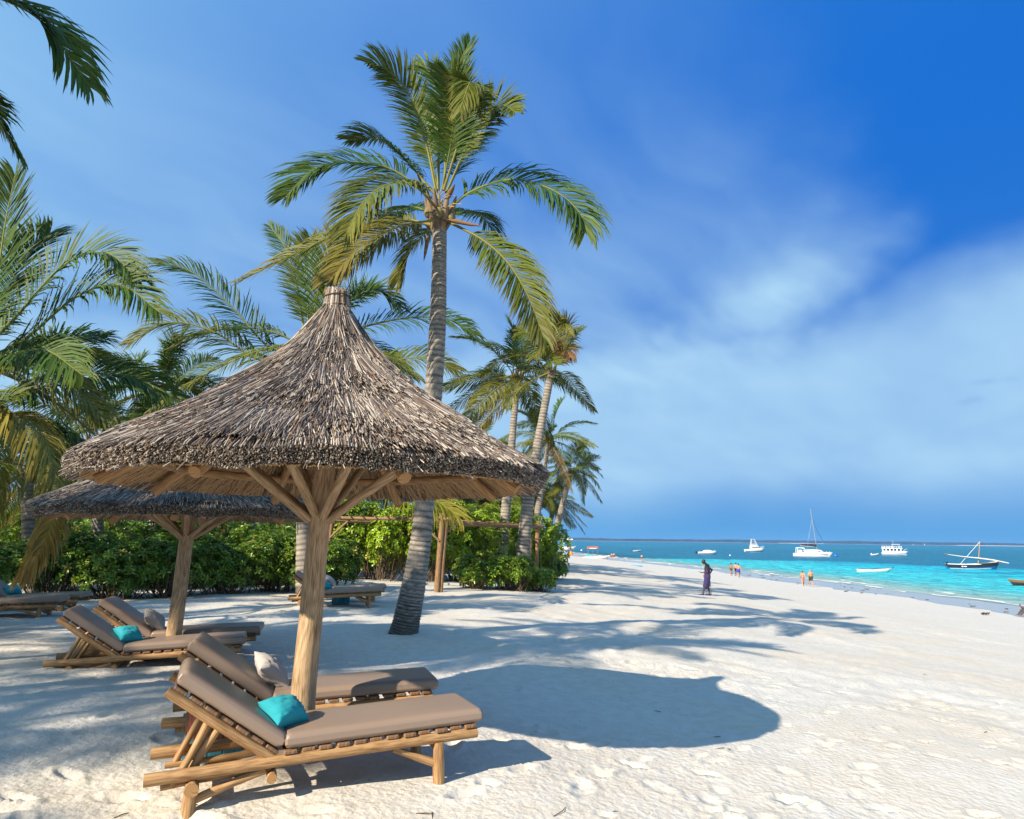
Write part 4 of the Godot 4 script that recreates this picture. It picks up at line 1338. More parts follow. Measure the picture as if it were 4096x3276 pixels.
# ---------------------------------------------------------------- shrubs
func rosette_mesh(s: int) -> ArrayMesh:
	# a tuft of blunt, glossy leaves at the end of a twig; leaf length 1
	var r := RandomNumberGenerator.new()
	r.seed = s
	var b := MB.new()
	var n := 11
	for k in n:
		var u := float(k) / n
		var a := k * 2.39996 + r.randf_range(-0.2, 0.2)
		var el := deg_to_rad(lerpf(72.0, -8.0, pow(u, 0.8)) + r.randf_range(-8, 8))
		var ln := lerpf(0.45, 1.0, minf(1.0, u * 1.6)) * r.randf_range(0.85, 1.15)
		var d := Vector3(cos(a) * cos(el), sin(el), sin(a) * cos(el))
		var w := Vector3(-sin(a), 0, cos(a))
		var up := w.cross(d).normalized()
		if up.y < 0.0: up = -up
		var tip := d * ln + Vector3.DOWN * 0.16 * ln
		var c := Color(1, 1, 1) * lerpf(1.25, 0.85, u) * r.randf_range(0.85, 1.15)
		var p0 := d * 0.06
		var p1 := d * ln * 0.5 + up * 0.05
		var p2 := d * ln * 0.82 + up * 0.01
		var rise := up * 0.07
		var k0 := b.add(p0, up, Vector2.ZERO, c)
		b.add(p1, up, Vector2.ZERO, c * 1.1)
		b.add(p1 + w * 0.15 * ln + rise, (up - w * 0.5).normalized(), Vector2.ZERO, c)
		b.add(p1 - w * 0.15 * ln + rise, (up + w * 0.5).normalized(), Vector2.ZERO, c)
		b.add(p2, up, Vector2.ZERO, c * 1.1)
		b.add(p2 + w * 0.19 * ln + rise, (up - w * 0.5).normalized(), Vector2.ZERO, c)
		b.add(p2 - w * 0.19 * ln + rise, (up + w * 0.5).normalized(), Vector2.ZERO, c)
		b.add(tip, up, Vector2.ZERO, c)
		b.tri(k0, k0 + 1, k0 + 2); b.tri(k0, k0 + 3, k0 + 1)
		b.quad(k0 + 1, k0 + 4, k0 + 5, k0 + 2); b.quad(k0 + 1, k0 + 3, k0 + 6, k0 + 4)
		b.tri(k0 + 4, k0 + 7, k0 + 5); b.tri(k0 + 4, k0 + 6, k0 + 7)
	return b.mesh()

var rosettes := []
func shrub(label: String, x: float, fwd: float, size: Vector3, n: int, col: Color, s: int, group: String, leaf := 0.13, bare := 0.12) -> void:
	var r := RandomNumberGenerator.new()
	r.seed = s
	var base := Vector3(x, base_y(x, fwd), -fwd)
	var p := thing("leafy_shrub", label, "shrub", base, 0.0, group)
	var lobes := []
	for k in 9:
		var a := r.randf() * TAU
		var q := sqrt(r.randf()) * 0.62
		lobes.append([Vector3(cos(a) * q * size.x, size.y * r.randf_range(0.32, 0.66), sin(a) * q * size.z), r.randf_range(0.34, 0.5)])
	var xf := []
	var cols := []
	var tips := []
	var tries := 0
	while xf.size() < n and tries < n * 6:
		tries += 1
		var l: Array = lobes[r.randi() % lobes.size()]
		var d := Vector3(r.randfn(), r.randfn(), r.randfn()).normalized()
		if d.y < -0.55: d.y = -d.y
		var deep := pow(r.randf(), 2.0) * 0.55
		var o: Vector3 = l[0] + d * Vector3(size.x, size.y, size.z) * l[1] * (1.0 - deep)
		if o.y < bare * size.y or o.y > size.y * 1.08: continue
		var dir := (d + Vector3(0, 0.55, 0) + Vector3(r.randf_range(-1, 1), r.randf_range(-0.6, 0.6), r.randf_range(-1, 1)) * 0.35).normalized()
		var f := frame(dir)
		var sc := leaf * r.randf_range(0.75, 1.25)
		xf.append(Transform3D(Basis(f[0] * sc, dir * sc, f[1] * sc).rotated(dir, r.randf() * TAU), o))
		var k := r.randf_range(0.75, 1.25)
		var yel := r.randf() < 0.05
		cols.append((Color(0.26, 0.24, 0.03) if yel else col.lerp(Color(0.24, 0.31, 0.02), r.randf() * 0.35)) * k)
		if xf.size() % 6 == 0: tips.append(o)
	many("foliage", rosettes[s % rosettes.size()], M["shrub_leaf"], xf, cols, p)
	# bare crooked stems
	var b := MB.new()
	for k in mini(tips.size(), 70):
		var t: Vector3 = tips[k]
		var root := Vector3(t.x * 0.35 + r.randf_range(-0.3, 0.3), -0.1, t.z * 0.35 + r.randf_range(-0.3, 0.3))
		var m := root.lerp(t, 0.5) + Vector3(r.randf_range(-0.15, 0.15), -0.1, r.randf_range(-0.15, 0.15))
		tube(b, [root, m, t], [0.018, 0.012, 0.005], 4, Color.WHITE, false)
	part("stems", b.mesh(), M["stem"], p)

func build_shrubs() -> void:
	for k in 3: rosettes.append(rosette_mesh(30 + k))
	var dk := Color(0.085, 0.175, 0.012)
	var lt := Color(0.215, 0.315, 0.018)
	var hedge := [[-13.6, 17.6, 1.6, 1.55], [-12.0, 18.5, 1.7, 1.75], [-10.6, 18.9, 1.6, 1.6], [-9.3, 19.4, 1.5, 1.75], [-8.2, 20.6, 1.5, 1.7], [-7.2, 21.9, 1.35, 1.75], [-6.2, 23.2, 1.2, 1.5]]
	var hl := ["dark shrub of the hedge, leftmost in the picture", "dark hedge shrub above the left-edge loungers", "dark hedge shrub right of the left-edge loungers", "dark hedge shrub behind the second parasol's post", "dark hedge shrub just right of the second parasol's post", "dark hedge shrub midway between the two posts", "dark shrub ending the hedge beside the near post"]
	for k in hedge.size():
		var q: Array = hedge[k]
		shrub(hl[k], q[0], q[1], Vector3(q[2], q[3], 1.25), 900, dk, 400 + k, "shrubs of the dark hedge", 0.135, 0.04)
	var back := [[-14.5, 21.5, 2.2, 2.3], [-11.5, 22.5, 2.4, 2.4], [-8.6, 24.5, 2.2, 2.3]]
	var bl := ["taller shrub behind the dark hedge at the far left", "taller shrub behind the middle of the dark hedge", "taller shrub behind the right end of the dark hedge"]
	for k in back.size():
		var q: Array = back[k]
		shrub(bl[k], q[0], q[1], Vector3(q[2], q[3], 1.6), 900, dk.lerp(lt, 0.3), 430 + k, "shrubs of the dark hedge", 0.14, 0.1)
	var mid := [[-7.2, 29.5, 1.9, 3.4, "sunlit green shrub just right of the near post"], [-5.4, 29.0, 1.8, 2.9, "low sunlit shrub behind the distant loungers"], [-3.7, 29.3, 2.0, 3.6, "tall sunlit shrub directly left of the big trunk"], [-2.0, 30.2, 2.0, 3.2, "sunlit shrub between the big trunk and the frame's upright"], [-0.3, 32.6, 2.2, 3.5, "tall yellow-green shrub under the pole frame"], [1.4, 34.4, 1.9, 3.0, "sunlit shrub behind the leaning palm's foot"]]
	for k in mid.size():
		var q: Array = mid[k]
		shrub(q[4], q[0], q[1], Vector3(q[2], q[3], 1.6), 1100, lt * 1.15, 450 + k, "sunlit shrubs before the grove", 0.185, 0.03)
	var low := [[-1.15, 26.0, 1.1, 1.15, "low dark shrub right of the frame's near upright"], [0.0, 26.4, 1.2, 1.3, "low shrub at the foot of the leaning palm"], [1.1, 27.4, 1.0, 0.85, "small shrub spreading onto the sand at the grove's corner"]]
	for k in low.size():
		var q: Array = low[k]
		shrub(q[4], q[0], q[1], Vector3(q[2], q[3], 0.95), 620, dk.lerp(lt, 0.35), 470 + k, "low shrubs at the sand's edge", 0.14, 0.1)
	shrub("shrub at the right end of the grove against the sea", 1.55, 36.5, Vector3(1.25, 2.1, 1.5), 900, lt.lerp(dk, 0.3), 480, "sunlit shrubs before the grove", 0.16, 0.08)
	shrub("drooping shrub in front of the grove's right end", 2.05, 37.5, Vector3(1.1, 1.2, 1.3), 600, lt.lerp(dk, 0.3), 481, "sunlit shrubs before the grove", 0.16, 0.08)
	# tangled undergrowth filling the grove behind
	var r := RandomNumberGenerator.new()
	r.seed = 5
	var xf := []
	var cols := []
	for k in 16000:
		var fwd := r.randf_range(24.0, 75.0)
		var lim := curve_at([24.0, 31.0, 40.0, 55.0, 75.0], [-7.5, -6.5, 0.5, 1.5, 1.5], fwd)
		var x := r.randf_range(-0.85 * fwd, lim)
		var hg := 1.5 + 3.2 * clampf((fwd - 24.0) / 20.0, 0.0, 1.0) * (0.6 + 0.6 * n_low.get_noise_2d(x * 2.0, fwd * 2.0))
		var o := Vector3(x, r.randf_range(0.1, maxf(hg, 0.6)), -fwd)
		var dir := Vector3(r.randf_range(-1, 1), r.randf_range(0.2, 1.2), r.randf_range(-0.4, 1.0)).normalized()
		var f := frame(dir)
		var sc := r.randf_range(0.18, 0.42)
		xf.append(Transform3D(Basis(f[0] * sc, dir * sc, f[1] * sc), o))
		cols.append(dk.lerp(lt, r.randf()) * r.randf_range(0.6, 1.1))
	var u := many("undergrowth", rosettes[0], M["shrub_leaf"], xf, cols, self)
	tag(u, "tangled green undergrowth filling the grove behind the shrubs", "undergrowth")

# ---------------------------------------------------------------- boats; bows point along +x, waterline at y = 0
func hull(b: MB, ln: float, beam: float, sheer: Array, keel: Array, sw: float, cols: Array, open := false, full := 0.55) -> void:
	# cols: [upper, band, lower, inside or deck]; the band lies in the middle third
	var ns := 22
	var m := 7
	var rows := []
	var q3 := func(v: Array, t: float) -> float: return lerpf(lerpf(v[0], v[1], t), lerpf(v[1], v[2], t), t)
	for sd in [1.0, -1.0]:
		var k := b.v.size()
		for s in ns + 1:
			var t := float(s) / ns
			var w: float = beam * 0.5 * (lerpf(sw, 1.0, smoothstep(0.0, full, t)) if t < full else sqrt(maxf(0.0, 1.0 - pow((t - full) / (1.0 - full), 2.2))))
			var yt: float = q3.call(sheer, t)
			var yk: float = q3.call(keel, t)
			for j in m + 1:
				var u := float(j) / m
				var z := w * pow(maxf(0.0, 1.0 - pow(u, 2.4)), 0.7)
				var flare := 1.0 - 0.12 * u * t
				var c: Color = cols[0] if u < 0.30 else cols[1] if u < 0.48 else cols[2]
				b.add(Vector3((t - 0.5) * ln * flare - (0.04 * ln * u * t), lerpf(yt, yk, u), z * sd), Vector3(0.1, -0.1, sd).normalized(), Vector2(t, u), c)
		for s in ns:
			for j in m:
				var o := k + s * (m + 1) + j
				b.quad(o, o + 1, o + m + 2, o + m + 1)
		rows.append(k)
	b.smooth()
	# transom and deck, or the inside of an open boat
	for j in m:
		var p := [b.v[rows[0] + j], b.v[rows[0] + j + 1], b.v[rows[1] + j + 1], b.v[rows[1] + j]]
		b.face(p, Vector3.LEFT, cols[0] if j < 2 else cols[2])
	var drop := beam * 0.16 if open else 0.0
	for s in ns:
		var a0: Vector3 = b.v[rows[0] + s * (m + 1)]
		var a1: Vector3 = b.v[rows[0] + (s + 1) * (m + 1)]
		var c0: Vector3 = b.v[rows[1] + s * (m + 1)]
		var c1: Vector3 = b.v[rows[1] + (s + 1) * (m + 1)]
		if not open:
			b.face([a0, a1, c1, c0], Vector3.UP, cols[3])
		else:
			var i0 := Vector3(a0.x, a0.y - drop, a0.z * 0.8)
			var i1 := Vector3(a1.x, a1.y - drop, a1.z * 0.8)
			var j0 := Vector3(c0.x, c0.y - drop, c0.z * 0.8)
			var j1 := Vector3(c1.x, c1.y - drop, c1.z * 0.8)
			b.face([a0, a1, i1, i0], Vector3(0, 0.3, -1).normalized(), cols[3])
			b.face([c0, c1, j1, j0], Vector3(0, 0.3, 1).normalized(), cols[3])
			b.face([i0, i1, j1, j0], Vector3.UP, cols[3] * 0.8)

func bar(p: Node, called: String, pts: Array, r: float, col: Color, m := "paint") -> void:
	var b := MB.new()
	var rr := []
	for k in pts.size(): rr.append(r)
	tube(b, pts, rr, 6, col)
	part(called, b.mesh(), M[m], p)

func slab(p: Node, called: String, c: Vector3, size: Vector3, col: Color, ch := 0.03, rot := Vector3.ZERO, m := "paint") -> MeshInstance3D:
	var b := MB.new()
	block(b, Vector3.ZERO, size, ch, col)
	return part(called, b.mesh(), M[m], p, c, rot)

const WHITE := Color(0.80, 0.80, 0.79)
func float_at(x: float, y_px: float, z: float) -> Vector3:
	var q := at(x, y_px, z)
	return Vector3(q.x, SEA, -z)

func build_boats() -> void:
	var p: Node3D
	var b: MB
	# sailing catamaran
	p = thing("sailing_catamaran", "white sailing catamaran with tall mast and dark sail cover", "catamaran", float_at(3252, 2228, 259.0), 0.0, "moored boats")
	p.rotation.y = deg_to_rad(-14.0)
	for z in [2.4, -2.4]:
		b = MB.new()
		hull(b, 13.0, 1.5, [1.05, 1.5, 1.7], [-0.5, -0.6, -0.1], 0.75, [WHITE, WHITE, WHITE * 0.85, WHITE])
		part("hull", b.mesh(), M["paint"], p, Vector3(0, 0, z))
	slab(p, "bridge_deck", Vector3(-0.8, 1.15, 0), Vector3(8.6, 0.7, 4.6), WHITE, 0.15)
	slab(p, "under_deck", Vector3(-5.0, 0.55, 0), Vector3(0.3, 0.5, 3.4), Color(0.02, 0.02, 0.025), 0.05)
	b = MB.new()
	lathe(b, [[1.0, 0.0], [0.97, 0.5], [0.85, 0.85], [0.6, 1.0], [0.0, 1.05]], 26, WHITE)
	var cab := part("cabin", b.mesh(), M["paint"], p, Vector3(0.3, 1.45, 0))
	cab.scale = Vector3(3.3, 1.05, 2.1)
	slab(p, "window", Vector3(1.3, 2.02, 1.86), Vector3(2.2, 0.38, 0.1), Color(0.02, 0.025, 0.03), 0.03, Vector3(-0.25, 0.12, -0.06))
	slab(p, "window", Vector3(-0.9, 2.05, 1.93), Vector3(1.2, 0.34, 0.1), Color(0.02, 0.025, 0.03), 0.03, Vector3(-0.25, -0.05, 0))
	bar(p, "arch", [Vector3(-2.4, 1.5, 2.2), Vector3(-3.2, 3.05, 2.0), Vector3(-5.4, 3.1, 2.0), Vector3(-5.5, 1.3, 2.3)], 0.14, WHITE)
	bar(p, "arch", [Vector3(-2.4, 1.5, -2.2), Vector3(-3.2, 3.05, -2.0), Vector3(-5.4, 3.1, -2.0), Vector3(-5.5, 1.3, -2.3)], 0.14, WHITE)
	slab(p, "tender", Vector3(-4.3, 1.95, 0.2), Vector3(1.2, 0.9, 2.4), Color(0.6, 0.6, 0.6), 0.25)
	bar(p, "mast", [Vector3(1.6, 2.3, 0), Vector3(0.9, 10.0, 0), Vector3(0.2, 17.6, 0)], 0.10, Color(0.32, 0.28, 0.23))
	bar(p, "boom", [Vector3(1.5, 3.5, 0), Vector3(-4.2, 3.9, 0)], 0.12, Color(0.5, 0.48, 0.45))
	b = MB.new()
	tube(b, [Vector3(1.4, 3.95, 0), Vector3(-0.5, 4.15, 0), Vector3(-2.5, 4.2, 0), Vector3(-4.0, 4.15, 0)], [0.5, 0.46, 0.38, 0.2], 10, Color(0.015, 0.015, 0.03))
	part("sail_cover", b.mesh(), M["matte"], p)
	b = MB.new()
	tube(b, [Vector3(0.55, 14.0, 0), Vector3(2.5, 8.5, 0), Vector3(5.4, 2.0, 0)], [0.06, 0.15, 0.16], 8, Color(0.03, 0.12, 0.28))
	part("furled_sail", b.mesh(), M["matte"], p)
	for z in [1.9, -1.9]:
		bar(p, "shroud", [Vector3(0.5, 13.6, 0), Vector3(-2.2, 2.2, z)], 0.025, Color(0.35, 0.35, 0.36))
	bar(p, "spreader", [Vector3(0.85, 9.8, 1.0), Vector3(0.85, 9.8, -1.0)], 0.04, Color(0.5, 0.48, 0.45))
	for k in 4: bar(p, "stanchion", [Vector3(2.0 + k * 1.1, 1.55, 2.9), Vector3(2.0 + k * 1.1, 2.15, 2.9)], 0.03, WHITE)
	var tm := TextMesh.new()
	tm.text = "PAPAGENO"; tm.font_size = 64; tm.pixel_size = 0.0085; tm.depth = 0.03
	part("hull_lettering", tm, mat("ink", Color(0.02, 0.02, 0.03), 0.6), p, Vector3(3.2, 0.95, 3.12), Vector3(0, 0, 0))
	# dhow
	p = thing("wooden_dhow", "black-hulled wooden dhow with raked bare mast and furled sail", "dhow", float_at(3895, 2278, 146.0), 0.0, "moored boats")
	p.rotation.y = deg_to_rad(-10.0)
	b = MB.new()
	hull(b, 10.4, 2.3, [0.95, 0.75, 1.75], [-0.4, -0.5, -0.1], 0.45, [Color(0.025, 0.02, 0.02), Color(0.022, 0.018, 0.02), Color(0.03, 0.16, 0.40), Color(0.22, 0.14, 0.08)], true)
	part("hull", b.mesh(), M["paint"], p)
	for z in [1.0, -1.0]:
		bar(p, "gunwale", [Vector3(-5.1, 1.0, 0.5 * z), Vector3(-2.5, 0.94, 1.0 * z), Vector3(0.5, 1.02, 1.15 * z), Vector3(3.4, 1.32, 0.8 * z), Vector3(5.2, 1.72, 0.06 * z)], 0.07, WHITE)
		bar(p, "waterline_stripe", [Vector3(-4.7, 0.12, 0.52 * z), Vector3(-2.0, 0.08, 1.0 * z), Vector3(0.5, 0.12, 1.06 * z), Vector3(3.0, 0.28, 0.80 * z)], 0.035, WHITE)
	bar(p, "mast", [Vector3(0.8, 0.3, 0), Vector3(1.3, 3.0, 0), Vector3(1.75, 5.7, 0)], 0.085, Color(0.40, 0.22, 0.11), "matte")
	bar(p, "yard", [Vector3(-5.4, 3.05, 0.3), Vector3(-1.5, 2.55, 0.35), Vector3(2.5, 2.0, 0.4), Vector3(5.9, 1.62, 0.3)], 0.06, Color(0.30, 0.16, 0.09), "matte")
	b = MB.new()
	tube(b, [Vector3(-4.8, 2.95, 0.34), Vector3(-2.0, 2.55, 0.4), Vector3(0.8, 2.3, 0.45), Vector3(3.6, 1.95, 0.45), Vector3(6.6, 1.35, 0.3)], [0.05, 0.08, 0.13, 0.15, 0.1], 8, Color(0.62, 0.58, 0.52))
	part("furled_sail", b.mesh(), M["matte"], p)
	bar(p, "stay", [Vector3(1.7, 5.6, 0), Vector3(-2.6, 0.95, 0.2)], 0.045, Color(0.62, 0.62, 0.60), "matte")
	slab(p, "outboard_motor", Vector3(-5.0, 1.1, 0), Vector3(0.4, 0.6, 0.35), Color(0.02, 0.02, 0.02), 0.08)
	slab(p, "registration_mark", Vector3(-2.5, 0.55, 1.0), Vector3(0.3, 0.26, 0.06), WHITE, 0.01)
	slab(p, "registration_mark", Vector3(-1.95, 0.55, 1.03), Vector3(0.5, 0.2, 0.06), WHITE * 0.8, 0.01)
	# passenger boat with sun deck
	p = thing("passenger_boat", "white two-deck passenger boat with open windows and railed roof", "boat", float_at(3582, 2222, 308.0), 0.0, "moored boats")
	p.rotation.y = deg_to_rad(-32.0)
	b = MB.new()
	hull(b, 10.5, 3.6, [1.3, 1.25, 2.1], [-0.4, -0.5, -0.2], 0.92, [WHITE, Color(0.08, 0.25, 0.5), WHITE, WHITE])
	part("hull", b.mesh(), M["paint"], p)
	slab(p, "lower_wall", Vector3(-1.2, 1.5, 0), Vector3(7.4, 0.7, 3.3), WHITE, 0.05)
	for k in 6:
		for z in [1.58, -1.58]:
			slab(p, "pillar", Vector3(-4.7 + k * 1.4, 2.25, z), Vector3(0.42, 1.3, 0.12), WHITE, 0.03)
	for z in [0.7, -0.7]: slab(p, "pillar", Vector3(-4.75, 2.25, z), Vector3(0.12, 1.3, 0.3), WHITE, 0.03)
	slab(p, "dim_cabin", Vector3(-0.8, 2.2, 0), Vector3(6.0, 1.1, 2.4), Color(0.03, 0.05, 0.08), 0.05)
	slab(p, "roof_deck", Vector3(-1.1, 3.0, 0), Vector3(8.2, 0.22, 3.7), WHITE, 0.05)
	for k in 9:
		for z in [1.7, -1.7]: bar(p, "rail_post", [Vector3(-5.0 + k * 0.95, 3.1, z), Vector3(-5.0 + k * 0.95, 3.95, z)], 0.04, WHITE)
	for z in [1.7, -1.7]:
		for y in [3.55, 3.95]: bar(p, "handrail", [Vector3(-5.0, y, z), Vector3(2.6, y, z)], 0.04, WHITE)
	bar(p, "handrail", [Vector3(-5.0, 3.95, -1.7), Vector3(-5.0, 3.95, 1.7)], 0.04, WHITE)
	for k in 3: slab(p, "sun_bench", Vector3(-4.2 + k * 1.6, 3.35, 0), Vector3(1.0, 0.3, 2.2), Color(0.5, 0.28, 0.12), 0.05)
	slab(p, "wheelhouse_roof", Vector3(0.4, 4.75, 0), Vector3(3.2, 0.12, 2.6), WHITE, 0.04)
	for q in [[1.8, 1.1], [1.8, -1.1], [-0.9, 1.1], [-0.9, -1.1]]: bar(p, "wheelhouse_post", [Vector3(q[0], 3.1, q[1]), Vector3(q[0], 4.7, q[1])], 0.05, WHITE)
	bar(p, "antenna", [Vector3(-0.5, 4.8, 0), Vector3(-0.7, 6.4, 0)], 0.03, WHITE)
	bar(p, "bow_rail", [Vector3(3.2, 2.0, 1.1), Vector3(4.2, 2.8, 0.8), Vector3(5.0, 2.9, 0), Vector3(4.2, 2.8, -0.8), Vector3(3.2, 2.0, -1.1)], 0.05, WHITE)
	# sport fishing boat
	p = thing("fishing_boat", "white fishing boat with tall open spotting tower", "boat", float_at(3020, 2209, 368.0), 0.0, "moored boats")
	b = MB.new()
	hull(b, 10.6, 3.2, [1.2, 1.25, 2.3], [-0.4, -0.5, -0.1], 0.9, [WHITE, WHITE, WHITE * 0.8, WHITE])
	part("hull", b.mesh(), M["paint"], p)
	slab(p, "cabin", Vector3(-0.2, 2.0, 0), Vector3(4.4, 1.2, 2.5), WHITE, 0.25)
	slab(p, "window", Vector3(-0.1, 2.2, 1.22), Vector3(3.6, 0.5, 0.1), Color(0.02, 0.03, 0.04), 0.05)
	slab(p, "windscreen", Vector3(2.2, 2.2, 0), Vector3(0.2, 0.6, 2.0), Color(0.02, 0.03, 0.04), 0.05, Vector3(0, 0, 0.5))
	slab(p, "cabin_roof", Vector3(-0.4, 2.75, 0), Vector3(4.6, 0.2, 2.7), WHITE, 0.08)
	slab(p, "flybridge", Vector3(-0.6, 3.2, 0), Vector3(2.6, 0.8, 2.2), WHITE, 0.2)
	for z in [0.9, -0.9]:
		bar(p, "tower_leg", [Vector3(-2.2, 2.8, z), Vector3(-1.6, 6.4, z * 0.6)], 0.08, WHITE)
		bar(p, "tower_leg", [Vector3(1.6, 2.8, z), Vector3(-0.2, 6.4, z * 0.6)], 0.08, WHITE)
		for y in [4.3, 5.4]: bar(p, "tower_rung", [Vector3(-1.9, y, z * 0.8), Vector3(0.6, y, z * 0.8)], 0.06, WHITE)
	slab(p, "tower_top", Vector3(-0.9, 6.5, 0), Vector3(1.9, 0.14, 1.5), WHITE, 0.05)
	bar(p, "bow_rail", [Vector3(2.4, 2.1, 1.0), Vector3(4.2, 2.8, 0.6), Vector3(5.2, 3.0, 0), Vector3(4.2, 2.8, -0.6), Vector3(2.4, 2.1, -1.0)], 0.04, WHITE)
	# speedboat
	p = thing("speedboat", "low white speedboat with dark outboard motors", "boat", float_at(2830, 2219, 275.0), 0.0, "moored boats")
	b = MB.new()
	hull(b, 7.8, 2.4, [0.95, 1.1, 1.25], [-0.3, -0.4, -0.1], 0.92, [WHITE, Color(0.35, 0.4, 0.42), WHITE * 0.7, WHITE])
	part("hull", b.mesh(), M["paint"], p)
	b = MB.new()
	lathe(b, [[1.0, 0.0], [0.9, 0.5], [0.55, 0.85], [0.0, 0.95]], 22, WHITE)
	var cu := part("cuddy", b.mesh(), M["paint"], p, Vector3(0.1, 1.0, 0))
	cu.scale = Vector3(2.0, 0.75, 0.9)
	slab(p, "windscreen", Vector3(-0.4, 1.62, 0), Vector3(0.9, 0.3, 1.5), Color(0.2, 0.25, 0.28), 0.06, Vector3(0, 0, 0.5))
	for z in [0.4, -0.4]: slab(p, "outboard_motor", Vector3(-4.25, 0.75, z), Vector3(0.7, 0.8, 0.5), Color(0.015, 0.015, 0.018), 0.15)
	bar(p, "bow_rail", [Vector3(1.5, 1.2, 0.8), Vector3(3.3, 1.5, 0.3), Vector3(3.3, 1.5, -0.3), Vector3(1.5, 1.2, -0.8)], 0.03, WHITE)
	# small open boats
	var small := [
		["inflatable_dinghy", "small grey-white dinghy with dark outboard, left of the speedboat", 2547, 2208, 325.0, 4.0, 1.6, Color(0.55, 0.55, 0.55), 0.0, "dinghy"],
		["tender_boat", "tiny white tender moored beside the passenger boat", 3500, 2222, 300.0, 3.4, 1.5, WHITE, 0.2, "dinghy"],
		["rowing_boat", "slender white rowing boat moored in turquoise shallows", 3500, 2290, 124.0, 5.8, 1.3, WHITE, -0.08, "rowing boat"]]
	for q in small:
		p = thing(q[0], q[1], q[9], float_at(q[2], q[3], q[4]), q[8], "small moored boats")
		b = MB.new()
		var hh: float = 0.55
		hull(b, q[5], q[6], [hh, hh * 0.85, hh * 1.5], [-0.2, -0.25, 0.0], 0.7, [q[7], q[7] * 0.9, q[7] * 0.8, q[7] * 0.6], true)
		part("hull", b.mesh(), M["paint"], p)
		for x in [-0.2, 0.2]: slab(p, "thwart", Vector3(x * q[5], 0.36, 0), Vector3(0.25, 0.05, q[6] * 0.8), Color(0.4, 0.35, 0.3), 0.01)
		if q[0] == "inflatable_dinghy": slab(p, "outboard_motor", Vector3(-2.1, 0.5, 0), Vector3(0.45, 0.9, 0.4), Color(0.02, 0.02, 0.02), 0.1)
		if q[0] == "tender_boat": slab(p, "outboard_motor", Vector3(-1.8, 0.6, 0), Vector3(0.4, 0.6, 0.4), WHITE, 0.1)
		if q[0] == "rowing_boat":
			for z in [1.0, -1.0]: bar(p, "gunwale", [Vector3(-2.85, 0.56, 0.45 * z), Vector3(-0.5, 0.55, 0.66 * z), Vector3(1.5, 0.66, 0.56 * z), Vector3(2.85, 0.83, 0.04 * z)], 0.035, Color(0.05, 0.05, 0.05))
			bar(p, "stem_post", [Vector3(2.7, 0.6, 0), Vector3(3.3, 1.02, 0)], 0.06, Color(0.04, 0.04, 0.04))
	p = thing("wooden_canoe", "weathered brown wooden canoe entering at the right edge", "canoe", float_at(4140, 2341, 88.0), 0.0, "small moored boats")
	p.rotation.y = PI + 0.06
	b = MB.new()
	hull(b, 7.0, 1.1, [0.75, 0.5, 0.85], [-0.2, -0.25, -0.05], 0.4, [Color(0.20, 0.12, 0.06), Color(0.05, 0.035, 0.025), Color(0.03, 0.025, 0.02), Color(0.26, 0.16, 0.08)], true)
	part("hull", b.mesh(), M["matte"], p)
	for z in [1.0, -1.0]: bar(p, "gunwale", [Vector3(-3.4, 0.77, 0.2 * z), Vector3(-0.5, 0.62, 0.55 * z), Vector3(1.5, 0.66, 0.5 * z), Vector3(3.45, 0.86, 0.03 * z)], 0.035, Color(0.42, 0.33, 0.18), "matte")
	for x in [-1.5, 0.8]: slab(p, "thwart", Vector3(x, 0.5, 0), Vector3(0.2, 0.05, 0.9), Color(0.25, 0.16, 0.08), 0.01, Vector3.ZERO, "matte")
	# glass-bottom boat with an orange canopy
	p = thing("canopy_boat", "white boat with bright orange flat canopy drawn up on the beach", "boat", Vector3(at(2385, 2235, 182.0).x, SEA + 0.15, -182.0), deg_to_rad(-3.0), "boats at the beach")
	b = MB.new()
	hull(b, 7.2, 2.0, [0.5, 0.55, 1.0], [-0.3, -0.3, -0.1], 0.8, [WHITE, WHITE * 0.9, WHITE * 0.8, WHITE * 0.7], true)
	part("hull", b.mesh(), M["paint"], p)
	slab(p, "canopy", Vector3(-0.9, 2.85, 0), Vector3(2.9, 0.5, 2.0), Color(0.80, 0.10, 0.02), 0.12, Vector3(0, 0, 0.02), "matte")
	slab(p, "canopy_lettering", Vector3(-0.9, 2.72, 1.012), Vector3(1.9, 0.14, 0.02), Color(0.85, 0.75, 0.7), 0.005)
	for q in [[-2.1, 0.8], [-2.1, -0.8], [0.3, 0.8], [0.3, -0.8], [-0.9, 0.8]]: bar(p, "canopy_post", [Vector3(q[0], 0.4, q[1]), Vector3(q[0], 2.7, q[1])], 0.04, Color(0.15, 0.2, 0.22))
	# beached trimaran-like boat with a long white shade
	p = thing("beached_sailing_boat", "white beached boat with boom-shaped white sail roll above it", "boat", Vector3(at(2262, 2212, 205.0).x, -2.55, -205.0), deg_to_rad(2.0), "boats at the beach")
	b = MB.new()
	hull(b, 5.2, 1.3, [0.9, 0.8, 1.25], [-0.15, -0.2, 0.35], 0.8, [WHITE, WHITE, WHITE * 0.85, WHITE * 0.8], true)
	part("hull", b.mesh(), M["paint"], p, Vector3(0.4, 1.15, 0))
	b = MB.new()
	tube(b, [Vector3(-2.2, 4.15, 0), Vector3(-0.9, 4.3, 0), Vector3(0.9, 4.25, 0), Vector3(2.2, 4.35, 0)], [0.1, 0.42, 0.36, 0.12], 12, WHITE)
	part("sail_roll", b.mesh(), M["matte"], p)
	for x in [-1.4, 1.2]: bar(p, "sail_post", [Vector3(x, 1.9, 0), Vector3(x, 4.1, 0)], 0.035, Color(0.6, 0.6, 0.6))
	slab(p, "maroon_seat", Vector3(0.9, 2.65, 0), Vector3(1.3, 0.5, 0.9), Color(0.16, 0.05, 0.06), 0.15, Vector3(0, 0, 0.7), "matte")
